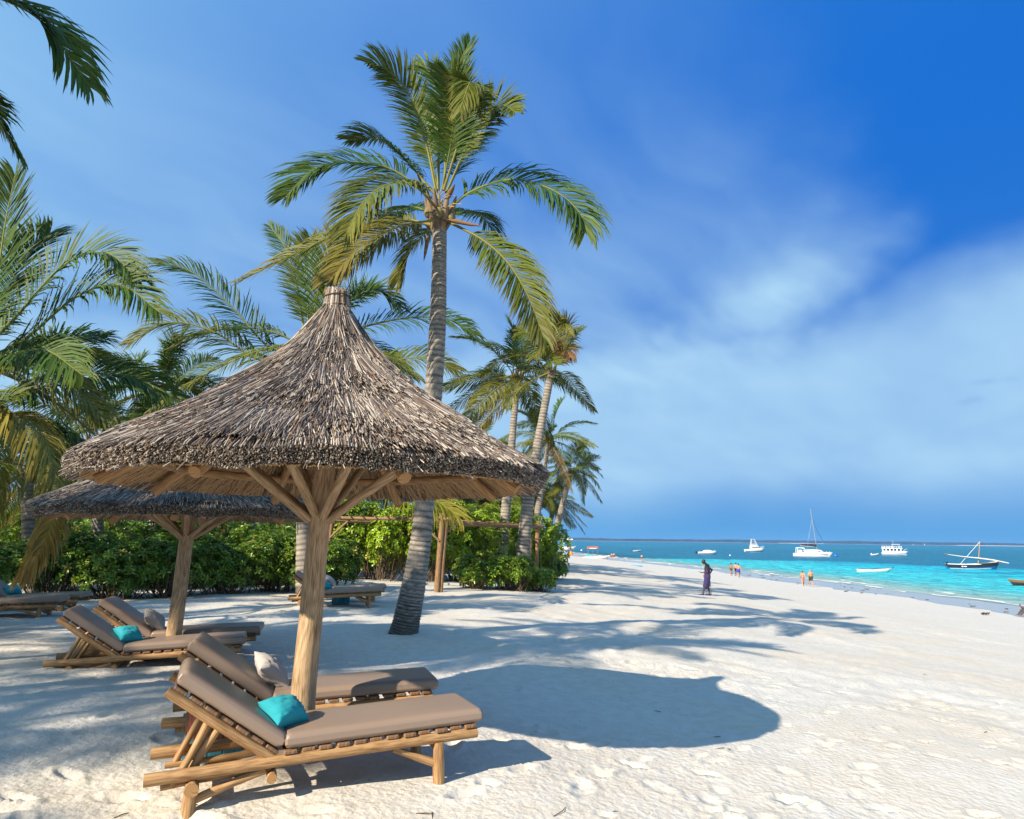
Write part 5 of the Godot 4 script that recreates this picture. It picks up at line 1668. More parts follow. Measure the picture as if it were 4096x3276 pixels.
	bar(p, "handrail", [Vector3(-1.6, 2.1, 0.5), Vector3(-0.9, 2.55, 0.5), Vector3(-0.2, 2.2, 0.5), Vector3(1.2, 2.2, 0.5)], 0.06, WHITE)
	bar(p, "strut", [Vector3(-2.4, 2.9, 0), Vector3(-0.6, 1.3, 0)], 0.1, WHITE)
	for x in [-1.2, 1.6]: slab(p, "cradle", Vector3(x, 0.6, 0), Vector3(0.25, 1.2, 1.4), Color(0.06, 0.22, 0.32), 0.03)
	solo("orange_float", ball(0.75, Color(0.85, 0.25, 0.01)), M["paint"], "round orange float lying under the beached boat's stern", "float", Vector3(at(2283, 2220, 203.0).x, -2.35, -203.0))
	# upturned canoe-like hulls lying beside it
	for q in [[2325, 2219, 196.0, 6.5, Color(0.16, 0.20, 0.26), "dark grey overturned canoe lying on sand by the beached boat", "overturned_canoe"], [2358, 2226, 190.0, 2.6, Color(0.05, 0.34, 0.46), "small white and blue kayak at the dark canoe's end", "beach_kayak"]]:
		b = MB.new()
		tube(b, [Vector3(-q[3] * 0.5, 0.25, 0), Vector3(-q[3] * 0.3, 0.3, 0), Vector3(0, 0.32, 0), Vector3(q[3] * 0.3, 0.3, 0), Vector3(q[3] * 0.5, 0.3, 0)], [0.06, 0.36, 0.42, 0.34, 0.05], 10, q[4])
		var qx := at(q[0], q[1], q[2]).x
		solo(q[6], b.mesh(), M["paint"], q[5], "canoe", Vector3(qx, base_y(qx, q[2]), -q[2]), deg_to_rad(-12.0), "boats at the beach")
	# far sails
	for q in [[3653, "left of two tiny white sails before the far coast", 7.0], [3698, "right of two tiny white sails before the far coast", 9.0]]:
		p = thing("distant_sailboat", q[1], "sailboat", float_at(q[0], 2183, 2900.0), 0.3, "far sails")
		b = MB.new()
		hull(b, 8.0, 2.0, [0.8, 0.7, 1.2], [-0.3, -0.3, 0.0], 0.6, [WHITE, WHITE, WHITE, WHITE])
		part("hull", b.mesh(), M["paint"], p)
		b = MB.new()
		b.face([Vector3(-2.5, 1.2, 0.06), Vector3(2.0, 1.4, 0.06), Vector3(0.8, q[2], 0.06)], Vector3(0, 0, 1), WHITE)
		b.face([Vector3(-2.5, 1.2, -0.06), Vector3(2.0, 1.4, -0.06), Vector3(0.8, q[2], -0.06)], Vector3(0, 0, -1), WHITE)
		part("sail", b.mesh(), M["matte"], p)
	for q in [[3343, 2227, 262.0, 0.75, Color(0.01, 0.12, 0.5), "blue mooring buoy off the catamaran's bow"], [2326, 2208, 330.0, 0.4, WHITE, "small white mooring buoy left of the orange canopy"], [2920, 2223, 255.0, 0.28, WHITE, "tiny white buoy between speedboat and fishing boat"]]:
		solo("mooring_buoy", ball(q[3], q[4]), M["paint"], q[5], "buoy", float_at(q[0], q[1], q[2]) + Vector3(0, q[3] * 0.35, 0), 0.0, "mooring buoys")

func ball(r: float, col: Color) -> ArrayMesh:
	var b := MB.new()
	var prof := []
	for k in 9:
		var a := PI * k / 8.0
		prof.append([maxf(sin(a) * r, 0.0), cos(a) * r * 0.95])
	prof.insert(0, [0.02 * r, r * 1.1])
	lathe(b, prof, 14, col)
	return b.mesh()

# ---------------------------------------------------------------- people: tapered bones joined smoothly and meshed as surface nets
func blob(b: MB, bones: Array, cell: float, soft: float) -> void:
	var lo := Vector3.ONE * 1e9
	var hi := Vector3.ONE * -1e9
	for o in bones:
		var rr: float = maxf(o[2], o[3]) + soft * 3.0 + cell * 2.0
		for q in 2:
			lo = lo.min(o[q] - Vector3.ONE * rr); hi = hi.max(o[q] + Vector3.ONE * rr)
	var nx := int((hi.x - lo.x) / cell) + 2
	var ny := int((hi.y - lo.y) / cell) + 2
	var nz := int((hi.z - lo.z) / cell) + 2
	var f := PackedFloat32Array()
	f.resize(nx * ny * nz)
	var best := PackedFloat32Array()
	best.resize(nx * ny * nz)
	var who := PackedByteArray()
	who.resize(nx * ny * nz)
	for w in bones.size():
		var a: Vector3 = bones[w][0]
		var d: Vector3 = bones[w][1]
		var ra: float = bones[w][2]
		var rb: float = bones[w][3]
		var m := maxf(ra, rb) + soft * 2.6 + cell
		var l := ((a.min(d) - Vector3.ONE * m - lo) / cell).floor()
		var h := ((a.max(d) + Vector3.ONE * m - lo) / cell).ceil()
		var ab := d - a
		var len2 := maxf(ab.length_squared(), 1e-9)
		for z in range(maxi(0, int(l.z)), mini(nz, int(h.z) + 1)):
			for y in range(maxi(0, int(l.y)), mini(ny, int(h.y) + 1)):
				var row := (z * ny + y) * nx
				for x in range(maxi(0, int(l.x)), mini(nx, int(h.x) + 1)):
					var p := lo + Vector3(x, y, z) * cell - a
					var t := clampf(p.dot(ab) / len2, 0.0, 1.0)
					var e := exp(((ra + (rb - ra) * t) - (p - ab * t).length()) / soft)
					f[row + x] += e
					if e > best[row + x]:
						best[row + x] = e; who[row + x] = w
	var id := PackedInt32Array()
	id.resize(nx * ny * nz)
	id.fill(-1)
	var sx := 1
	var sy := nx
	var sz := nx * ny
	var corner := [0, sx, sy, sx + sy, sz, sx + sz, sy + sz, sx + sy + sz]
	var off := [Vector3(0, 0, 0), Vector3(1, 0, 0), Vector3(0, 1, 0), Vector3(1, 1, 0), Vector3(0, 0, 1), Vector3(1, 0, 1), Vector3(0, 1, 1), Vector3(1, 1, 1)]
	var edges := [[0, 1], [2, 3], [4, 5], [6, 7], [0, 2], [1, 3], [4, 6], [5, 7], [0, 4], [1, 5], [2, 6], [3, 7]]
	var first := b.v.size()
	for z in nz - 1:
		for y in ny - 1:
			var row := (z * ny + y) * nx
			for x in nx - 1:
				var o := row + x
				if f[o] < 0.02 and f[o + corner[7]] < 0.02: continue
				var ins := 0
				for c in 8:
					if f[o + corner[c]] > 1.0: ins += 1
				if ins == 0 or ins == 8: continue
				var sum := Vector3.ZERO
				var n := 0
				for e in edges:
					var fa := f[o + corner[e[0]]]
					var fb := f[o + corner[e[1]]]
					if (fa > 1.0) != (fb > 1.0):
						var la := log(maxf(fa, 1e-6))
						var lb := log(maxf(fb, 1e-6))
						sum += off[e[0]].lerp(off[e[1]], clampf(la / (la - lb), 0.0, 1.0))
						n += 1
				var g := Vector3(f[o] - f[o + sx], f[o] - f[o + sy], f[o] - f[o + sz])
				id[o] = b.add(lo + (Vector3(x, y, z) + sum / n) * cell, g.normalized() if g.length() > 0.0 else Vector3.UP, Vector2.ZERO, bones[who[o]][4])
	for z in range(1, nz - 1):
		for y in range(1, ny - 1):
			var row := (z * ny + y) * nx
			for x in range(1, nx - 1):
				var o := row + x
				var s := f[o] > 1.0
				for ax in 3:
					var st: int = [sx, sy, sz][ax]
					if (f[o + st] > 1.0) == s: continue
					var u: int = [sy, sz, sx][ax]
					var v: int = [sz, sx, sy][ax]
					var q := [id[o], id[o - u], id[o - u - v], id[o - v]]
					if q.min() < 0: continue
					var nn := Vector3.ZERO
					nn[ax] = 1.0 if s else -1.0
					var k: PackedInt32Array = PackedInt32Array(q)
					# wind by the known outward way
					var gg := (b.v[k[1]] - b.v[k[0]]).cross(b.v[k[2]] - b.v[k[0]])
					if gg.dot(nn) > 0.0:
						b.i.append_array([k[0], k[2], k[1], k[0], k[3], k[2]])
					else:
						b.i.append_array([k[0], k[1], k[2], k[0], k[2], k[3]])

# a hand at the wrist, fingers along d, palm facing n
func hand(bones: Array, w: Vector3, d: Vector3, n: Vector3, curl: float, c: Color, k := 1.0) -> void:
	var s := d.cross(n).normalized()
	var palm := w + d * 0.09 * k
	for q in [-1.0, 0.0, 1.0]:
		bones.append([w + s * q * 0.012 * k, palm + s * q * 0.026 * k, 0.019 * k, 0.015 * k, c])
	for q in 4:
		var z := (q - 1.5) * 0.0215 * k
		var ln: float = [0.066, 0.078, 0.072, 0.055][q] * k
		var root := palm + s * z
		var d1 := (d + n * curl * 0.6).normalized()
		var d2 := (d * (1.0 - curl * 0.6) + n * curl * 1.3).normalized()
		bones.append([root, root + d1 * ln * 0.5, 0.0095 * k, 0.0088 * k, c])
		bones.append([root + d1 * ln * 0.5, root + d1 * ln * 0.5 + d2 * ln * 0.5, 0.0088 * k, 0.0072 * k, c])
	var th := w + d * 0.03 * k - s * 0.03 * k
	var t1 := (d * 0.7 - s * 0.75 + n * 0.3).normalized()
	bones.append([th, th + t1 * 0.045 * k, 0.013 * k, 0.011 * k, c])
	bones.append([th + t1 * 0.045 * k, th + t1 * 0.045 * k + (d * 0.9 + n * 0.3).normalized() * 0.03 * k, 0.011 * k, 0.009 * k, c])

# joints in metres, facing +x with the right hand at +z; returns the node
func person(label: String, pos: Vector3, turn: float, j: Dictionary, skin: Color, hair: Color, cell: float, group: String, wide := 1.0, crop := false) -> Node3D:
	var p := thing("person", label, "person", pos, turn, group)
	var b := MB.new()
	var bo := []
	var w := wide
	# trunk
	bo.append([j.pelvis + Vector3(0, 0, 0.06), j.pelvis - Vector3(0, 0, 0.06), 0.125 * w, 0.125 * w, skin])
	bo.append([j.pelvis, j.waist, 0.13 * w, 0.118 * w, skin])
	bo.append([j.waist, j.chest, 0.118 * w, 0.125 * w, skin])
	bo.append([j.chest + Vector3(0, 0, 0.075 * w), j.chest - Vector3(0, 0, 0.075 * w), 0.115 * w, 0.115 * w, skin])
	bo.append([j.shoulder_r, j.shoulder_l, 0.062, 0.062, skin])
	bo.append([j.chest, j.neck, 0.075, 0.055, skin])
	bo.append([j.neck, j.head, 0.054, 0.06, skin])
	for s in ["r", "l"]:
		bo.append([j["shoulder_" + s], j["elbow_" + s], 0.052, 0.041, skin])
		bo.append([j["elbow_" + s], j["wrist_" + s], 0.041, 0.027, skin])
		bo.append([j["hip_" + s], j["knee_" + s], 0.083 * w, 0.056, skin])
		bo.append([j["knee_" + s], j["knee_" + s].lerp(j["ankle_" + s], 0.4), 0.053, 0.055, skin])
		bo.append([j["knee_" + s].lerp(j["ankle_" + s], 0.4), j["ankle_" + s], 0.052, 0.034, skin])
		var fd: Vector3 = j.get("toe_" + s, Vector3(1, 0, 0))
		var an: Vector3 = j["ankle_" + s]
		bo.append([an + Vector3(0, -0.045, 0) - fd * 0.04, an + Vector3(0, -0.055, 0) + fd * 0.10, 0.036, 0.034, skin])
		bo.append([an + Vector3(0, -0.055, 0) + fd * 0.10, an + Vector3(0, -0.062, 0) + fd * 0.165, 0.034, 0.026, skin])
	blob(b, bo, cell, 0.016)
	# head: skull, jaw, nose, ears
	var hd: Vector3 = j.head
	var fw: Vector3 = j.get("look", Vector3(1, 0, 0)).normalized()
	var sd := fw.cross(Vector3.UP).normalized()
	var up := sd.cross(fw).normalized()
	var hb := [[hd + up * 0.035 - fw * 0.018, hd + up * 0.03 + fw * 0.02, 0.088, 0.084, skin], [hd - up * 0.02 + fw * 0.03, hd - up * 0.085 + fw * 0.055, 0.062, 0.034, skin],
		[hd + fw * 0.098 + up * 0.022, hd + fw * 0.118 - up * 0.018, 0.009, 0.014, skin], [hd + sd * 0.082 + up * 0.015, hd + sd * 0.086 - up * 0.02, 0.016, 0.011, skin], [hd - sd * 0.082 + up * 0.015, hd - sd * 0.086 - up * 0.02, 0.016, 0.011, skin],
		[hd + fw * 0.088 - up * 0.052 + sd * 0.02, hd + fw * 0.088 - up * 0.052 - sd * 0.02, 0.010, 0.010, skin * 0.75]]
	hb.append([hd - up * 0.05 - fw * 0.01, j.neck, 0.058, 0.05, skin])
	blob(b, hb, minf(cell, 0.012), 0.008)
	for s in ["r", "l"]:
		var q := []
		var e: Vector3 = (j["wrist_" + s] - j["elbow_" + s]).normalized()
		var d: Vector3 = j.get("hand_" + s, e)
		var pn: Vector3 = j.get("palm_" + s, Vector3(0, 0, -1 if s == "r" else 1))
		pn = (pn - d * pn.dot(d)).normalized()
		q.append([j["wrist_" + s] - e * 0.05, j["wrist_" + s] + d * 0.02, 0.028, 0.023, skin])
		hand(q, j["wrist_" + s], d.normalized(), pn, j.get("curl_" + s, 0.45), skin)
		blob(b, q, 0.0085 if cell < 0.02 else 0.012, 0.004)
	b.smooth()
	part("body", b.mesh(), M["skin"], p)
	# eyes and hair
	for s in [1.0, -1.0]:
		var eb := MB.new()
		blob(eb, [[hd + fw * 0.092 + up * 0.02 + sd * 0.033 * s, hd + fw * 0.094 + up * 0.02 + sd * 0.033 * s, 0.011, 0.011, Color(0.02, 0.015, 0.012)]], 0.006, 0.003)
		eb.smooth()
		part("eye", eb.mesh(), M["skin"], p)
	if hair.a > 0.0:
		var h2 := MB.new()
		var hl := [[hd + up * 0.05 - fw * 0.03, hd + up * 0.045 + fw * 0.012, 0.09, 0.085, hair], [hd + up * 0.02 - fw * 0.045, hd - up * 0.03 - fw * 0.055, 0.075, 0.055, hair]]
		if j.has("hair_fall"): hl.append([hd - fw * 0.06, hd - fw * 0.075 - up * j.hair_fall, 0.07, 0.05, hair])
		blob(h2, hl, 0.014, 0.01)
		h2.smooth()
		part("hair", h2.mesh(), M["matte"], p)
	return p

func garment(p: Node3D, called: String, bones: Array, cell: float, m := "cloth", soft := 0.018) -> void:
	var b := MB.new()
	blob(b, bones, cell, soft)
	b.smooth()
	part(called, b.mesh(), M[m], p)

func walk_pose(ph: float, hgt := 1.75, arm := 0.25) -> Dictionary:
	var k := hgt / 1.75
	var s := sin(ph)
	var v := func(x: float, y: float, z: float) -> Vector3: return Vector3(x, y, z) * k
	var j := {"pelvis": v.call(0, 0.94, 0), "waist": v.call(0.0, 1.08, 0), "chest": v.call(0.01, 1.27, 0), "neck": v.call(0.015, 1.48, 0), "head": v.call(0.035, 1.62, 0),
		"shoulder_r": v.call(0.0, 1.415, 0.17), "shoulder_l": v.call(0.0, 1.415, -0.17), "hip_r": v.call(0, 0.91, 0.09), "hip_l": v.call(0, 0.91, -0.09),
		"elbow_r": v.call(-0.04 - arm * 0.4 * s, 1.13, 0.25), "elbow_l": v.call(-0.04 + arm * 0.4 * s, 1.13, -0.25),
		"wrist_r": v.call(0.05 - arm * s, 0.90, 0.27), "wrist_l": v.call(0.05 + arm * s, 0.90, -0.27),
		"knee_r": v.call(0.05 + 0.17 * s, 0.50, 0.095), "knee_l": v.call(0.05 - 0.17 * s, 0.50, -0.095),
		"ankle_r": v.call(0.30 * s - 0.02, 0.095, 0.09), "ankle_l": v.call(-0.30 * s - 0.02, 0.095, -0.09)}
	return j

func shorts(p: Node3D, j: Dictionary, col: Color, cell: float, ln := 0.55, w := 1.0) -> void:
	var bo := [[j.pelvis + Vector3(0, 0.05, 0.06), j.pelvis + Vector3(0, 0.05, -0.06), 0.136 * w, 0.136 * w, col], [j.pelvis + Vector3(0, -0.04, 0.05), j.pelvis + Vector3(0, -0.04, -0.05), 0.135 * w, 0.135 * w, col]]
	for s in ["r", "l"]: bo.append([j["hip_" + s], j["hip_" + s].lerp(j["knee_" + s], ln), 0.1 * w, 0.088 * w, col])
	garment(p, "shorts", bo, cell)

func build_people() -> void:
	# man in a dark blue wrap looking at his phone
	var fwd := 36.5
	var mx := at(2832, 2370, fwd).x
	var pos := Vector3(mx, base_y(mx, fwd) - 0.02, -fwd)
	var dark := Color(0.055, 0.028, 0.018)
	var j := {"pelvis": Vector3(0.0, 0.98, 0), "waist": Vector3(0.0, 1.13, 0), "chest": Vector3(-0.01, 1.36, 0), "neck": Vector3(0.05, 1.60, 0), "head": Vector3(0.15, 1.71, 0),
		"look": Vector3(0.85, -0.5, 0.1), "shoulder_r": Vector3(-0.02, 1.51, 0.18), "shoulder_l": Vector3(0.02, 1.51, -0.18), "hip_r": Vector3(0.0, 0.95, 0.09), "hip_l": Vector3(0, 0.95, -0.09),
		"elbow_r": Vector3(-0.28, 1.30, 0.24), "wrist_r": Vector3(-0.14, 1.06, 0.14), "hand_r": Vector3(0.35, -0.9, -0.1), "palm_r": Vector3(1, 0.3, 0), "elbow_l": Vector3(0.02, 1.20, -0.21), "wrist_l": Vector3(0.27, 1.17, -0.08), "hand_l": Vector3(1, 0.06, 0.2), "palm_l": Vector3(0, 1, 0), "curl_l": 0.7,
		"knee_r": Vector3(-0.01, 0.53, 0.10), "ankle_r": Vector3(-0.10, 0.11, 0.10), "knee_l": Vector3(0.14, 0.53, -0.09), "ankle_l": Vector3(0.27, 0.11, -0.09)}
	# faces left in the picture
	var man := person("man in dark blue wrap standing on sand looking at his phone", pos, deg_to_rad(172.0), j, dark, Color(0.01, 0.01, 0.01, 0.0), 0.017, "people on the beach")
	var navy := Color(0.018, 0.015, 0.09)
	var purple := Color(0.024, 0.017, 0.09)
	garment(man, "wrap_top", [[j.waist, j.chest, 0.15, 0.15, navy], [j.chest + Vector3(0, 0, 0.09), j.chest - Vector3(0, 0, 0.09), 0.13, 0.13, navy], [j.chest + Vector3(0, 0.12, 0.12), j.chest + Vector3(0, 0.12, -0.1), 0.085, 0.085, navy], [Vector3(-0.03, 1.50, 0.11), Vector3(-0.03, 1.50, -0.08), 0.085, 0.08, navy], [Vector3(-0.06, 1.53, 0.03), Vector3(0.04, 1.54, 0.0), 0.075, 0.065, navy]], 0.017)
	garment(man, "wrap_skirt", [[Vector3(0, 1.08, 0.05), Vector3(0, 1.08, -0.05), 0.15, 0.15, purple], [Vector3(0, 0.95, 0.07), Vector3(0, 0.95, -0.07), 0.155, 0.155, purple], [Vector3(-0.02, 0.92, 0.08), Vector3(-0.01, 0.50, 0.10), 0.14, 0.12, purple], [Vector3(0.02, 0.92, -0.08), Vector3(0.14, 0.47, -0.08), 0.14, 0.12, purple], [Vector3(0.02, 0.85, 0), Vector3(0.08, 0.45, 0.0), 0.14, 0.13, purple]], 0.017)
	garment(man, "red_waist_pouch", [[Vector3(0.15, 1.02, 0.03), Vector3(0.15, 0.93, 0.03), 0.05, 0.045, Color(0.28, 0.02, 0.03)]], 0.017)
	for s in [[j.ankle_r, Vector3(-0.02, 0, 0)], [j.ankle_l, Vector3.ZERO]]:
		var a: Vector3 = s[0]
		garment(man, "shoe", [[a + Vector3(-0.03, -0.05, 0), a + Vector3(0.10, -0.065, 0), 0.052, 0.046, navy], [a + Vector3(0.10, -0.07, 0), a + Vector3(0.20, -0.078, 0), 0.044, 0.034, navy]], 0.015)
	var mt := man.transform
	var ph := MB.new()
	block(ph, Vector3.ZERO, Vector3(0.145, 0.012, 0.072), 0.004, Color(0.015, 0.015, 0.018))
	var phone := solo("mobile_phone", ph.mesh(), M["paint"], "dark phone in the hand of the man in blue", "phone")
	phone.transform = mt * Transform3D(Basis(Vector3(0, 0, 1), 0.35), Vector3(0.40, 1.215, -0.065))
	var st := MB.new()
	tube(st, [Vector3(-0.20, 0.0, 0.20), Vector3(-0.175, 0.5, 0.19), Vector3(-0.15, 0.80, 0.17), Vector3(-0.145, 0.98, 0.16)], [0.011, 0.013, 0.016, 0.026], 7, Color(0.36, 0.24, 0.12))
	var stick := solo("walking_stick", st.mesh(), M["matte"], "brown walking stick held behind the man in blue", "stick")
	stick.transform = mt
	# couple walking along the wet sand
	var tan_s := Color(0.42, 0.20, 0.12)
	var f2 := 76.5
	var x2 := at(3213, 2342, f2).x
	j = walk_pose(1.2, 1.60)
	j["hair_fall"] = 0.02
	var w := person("woman in pink bikini walking beside a man in dark green shorts", Vector3(x2, base_y(x2, f2) - 0.01, -f2), deg_to_rad(75.0), j, tan_s * 1.1, Color(0.13, 0.05, 0.03), 0.024, "people on the beach", 0.9)
	garment(w, "bikini_bottom", [[j.pelvis + Vector3(0, 0, 0.06), j.pelvis - Vector3(0, 0, 0.06), 0.122, 0.122, Color(0.30, 0.02, 0.14)]], 0.024)
	garment(w, "bikini_top", [[j.chest + Vector3(0.01, -0.02, 0.06), j.chest + Vector3(0.01, -0.02, -0.06), 0.113, 0.113, Color(0.30, 0.02, 0.14)]], 0.024)
	x2 = at(3245, 2344, 75.5).x
	j = walk_pose(-0.9, 1.82)
	w = person("bald man in dark green shorts walking along the wet sand", Vector3(x2, base_y(x2, 75.5) - 0.01, -75.5), deg_to_rad(80.0), j, tan_s, Color(0, 0, 0, 0), 0.024, "people on the beach", 1.1)
	shorts(w, j, Color(0.015, 0.05, 0.035), 0.024, 0.6, 1.1)
	# three at the water's edge
	var fd := 92.0
	var trio := [[2926, 2306, 95.0, 1.72, 0.8, Color(0.26, 0.12, 0.06), Color(0.02, 0.015, 0.01), Color(0.03, 0.04, 0.02), 75.0, 0.92, "tanned person in dark swimwear standing in the shallows", 1.0], [2945, 2308, 96.0, 1.8, -0.7, tan_s, Color(0.04, 0.02, 0.01), Color(0.02, 0.02, 0.03), 70.0, 1.0, "person half hidden behind the man in blue shorts", 0.55], [2956, 2312, 91.0, 1.78, 1.0, tan_s, Color(0.06, 0.03, 0.02), Color(0.01, 0.05, 0.42), 75.0, 1.18, "stout man in bright blue shorts walking from the water", 0.55]]
	for q in trio:
		var x := at(q[0], q[1], q[2]).x
		j = walk_pose(q[4], q[3])
		w = person(q[10], Vector3(x, maxf(base_y(x, q[2]) - 0.02, SEA - 0.4), -q[2]), deg_to_rad(q[8]), j, q[5], q[6], 0.028, "people on the beach", q[9])
		shorts(w, j, q[7], 0.028, 0.15 if q[11] > 0.9 else 0.55, q[9])
	# far bathers
	var far := [[2447, 2241, 178.0, 1.7, 0.6, Color(0.015, 0.015, 0.02), "left of two tiny people in black swimwear by the water"], [2456, 2240, 180.0, 1.75, -0.5, Color(0.02, 0.015, 0.02), "right of two tiny people in black swimwear by the water"], [2567, 2246, 172.0, 1.75, 0.4, Color(0.02, 0.02, 0.03), "lone tiny bather walking in the distant shallows"]]
	for q in far:
		var x := at(q[0], q[1], q[2]).x
		j = walk_pose(q[4], q[3])
		w = person(q[6], Vector3(x, maxf(base_y(x, q[2]), SEA - 0.35), -q[2]), deg_to_rad(60.0), j, tan_s, Color(0.05, 0.03, 0.02), 0.035, "people on the beach")
		shorts(w, j, q[5], 0.035, 0.25)
	# swimmers: the rest of each is under water
	for q in [[3095, 2252, 178.0, "left of two swimmers' heads in the turquoise water"], [3101, 2252, 178.0, "right of two swimmers' heads in the turquoise water"], [2735, 2208, 330.0, "far swimmer's head left of the speedboat"]]:
		var x := at(q[0], q[1], q[2]).x
		j = walk_pose(0.3, 1.7)
		person(q[3], Vector3(x, SEA - 1.36, -q[2]), deg_to_rad(200.0), j, tan_s * 0.8, Color(0.02, 0.015, 0.01), 0.04, "swimmers")
	# seated figure cut by the right edge
	var sx := at(4118, 2450, 49.0).x
	var sy := base_y(sx, 49.0)
	j = {"pelvis": Vector3(0, 0.14, 0), "waist": Vector3(-0.02, 0.30, 0), "chest": Vector3(0.0, 0.52, 0), "neck": Vector3(0.06, 0.74, 0), "head": Vector3(0.09, 0.89, 0), "look": Vector3(1, -0.1, 0), "shoulder_r": Vector3(0.03, 0.67, 0.18), "shoulder_l": Vector3(0.03, 0.67, -0.18),
		"hip_r": Vector3(0.02, 0.13, 0.1), "hip_l": Vector3(0.02, 0.13, -0.1), "knee_r": Vector3(0.42, 0.36, 0.16), "knee_l": Vector3(0.44, 0.30, -0.14), "ankle_r": Vector3(0.70, 0.10, 0.14), "ankle_l": Vector3(0.74, 0.1, -0.12),
		"elbow_r": Vector3(0.28, 0.48, 0.24), "wrist_r": Vector3(0.46, 0.66, 0.16), "hand_r": Vector3(0.3, 1, 0), "palm_r": Vector3(0, 0, -1), "elbow_l": Vector3(0.24, 0.42, -0.24), "wrist_l": Vector3(0.42, 0.30, -0.1)}
	w = person("seated person in crimson shirt raising a hand at the right edge", Vector3(sx, sy, -49.0), deg_to_rad(180.0), j, Color(0.11, 0.05, 0.03), Color(0.01, 0.01, 0.01), 0.02, "people on the beach")
	garment(w, "shirt", [[j.waist, j.chest, 0.145, 0.145, Color(0.32, 0.03, 0.07)], [j.chest + Vector3(0, 0.02, 0.08), j.chest + Vector3(0, 0.02, -0.08), 0.13, 0.13, Color(0.32, 0.03, 0.07)], [j.shoulder_r, j.shoulder_r.lerp(j.elbow_r, 0.55), 0.075, 0.065, Color(0.32, 0.03, 0.07)], [j.shoulder_l, j.shoulder_l.lerp(j.elbow_l, 0.55), 0.075, 0.065, Color(0.32, 0.03, 0.07)]], 0.02)
	garment(w, "trousers", [[j.pelvis + Vector3(0, 0, 0.06), j.pelvis - Vector3(0, 0, 0.06), 0.14, 0.14, Color(0.05, 0.04, 0.05)], [j.hip_r, j.knee_r, 0.1, 0.075, Color(0.05, 0.04, 0.05)], [j.hip_l, j.knee_l, 0.1, 0.075, Color(0.05, 0.04, 0.05)], [j.knee_r, j.knee_r.lerp(j.ankle_r, 0.8), 0.07, 0.055, Color(0.05, 0.04, 0.05)], [j.knee_l, j.knee_l.lerp(j.ankle_l, 0.8), 0.07, 0.055, Color(0.05, 0.04, 0.05)]], 0.02)

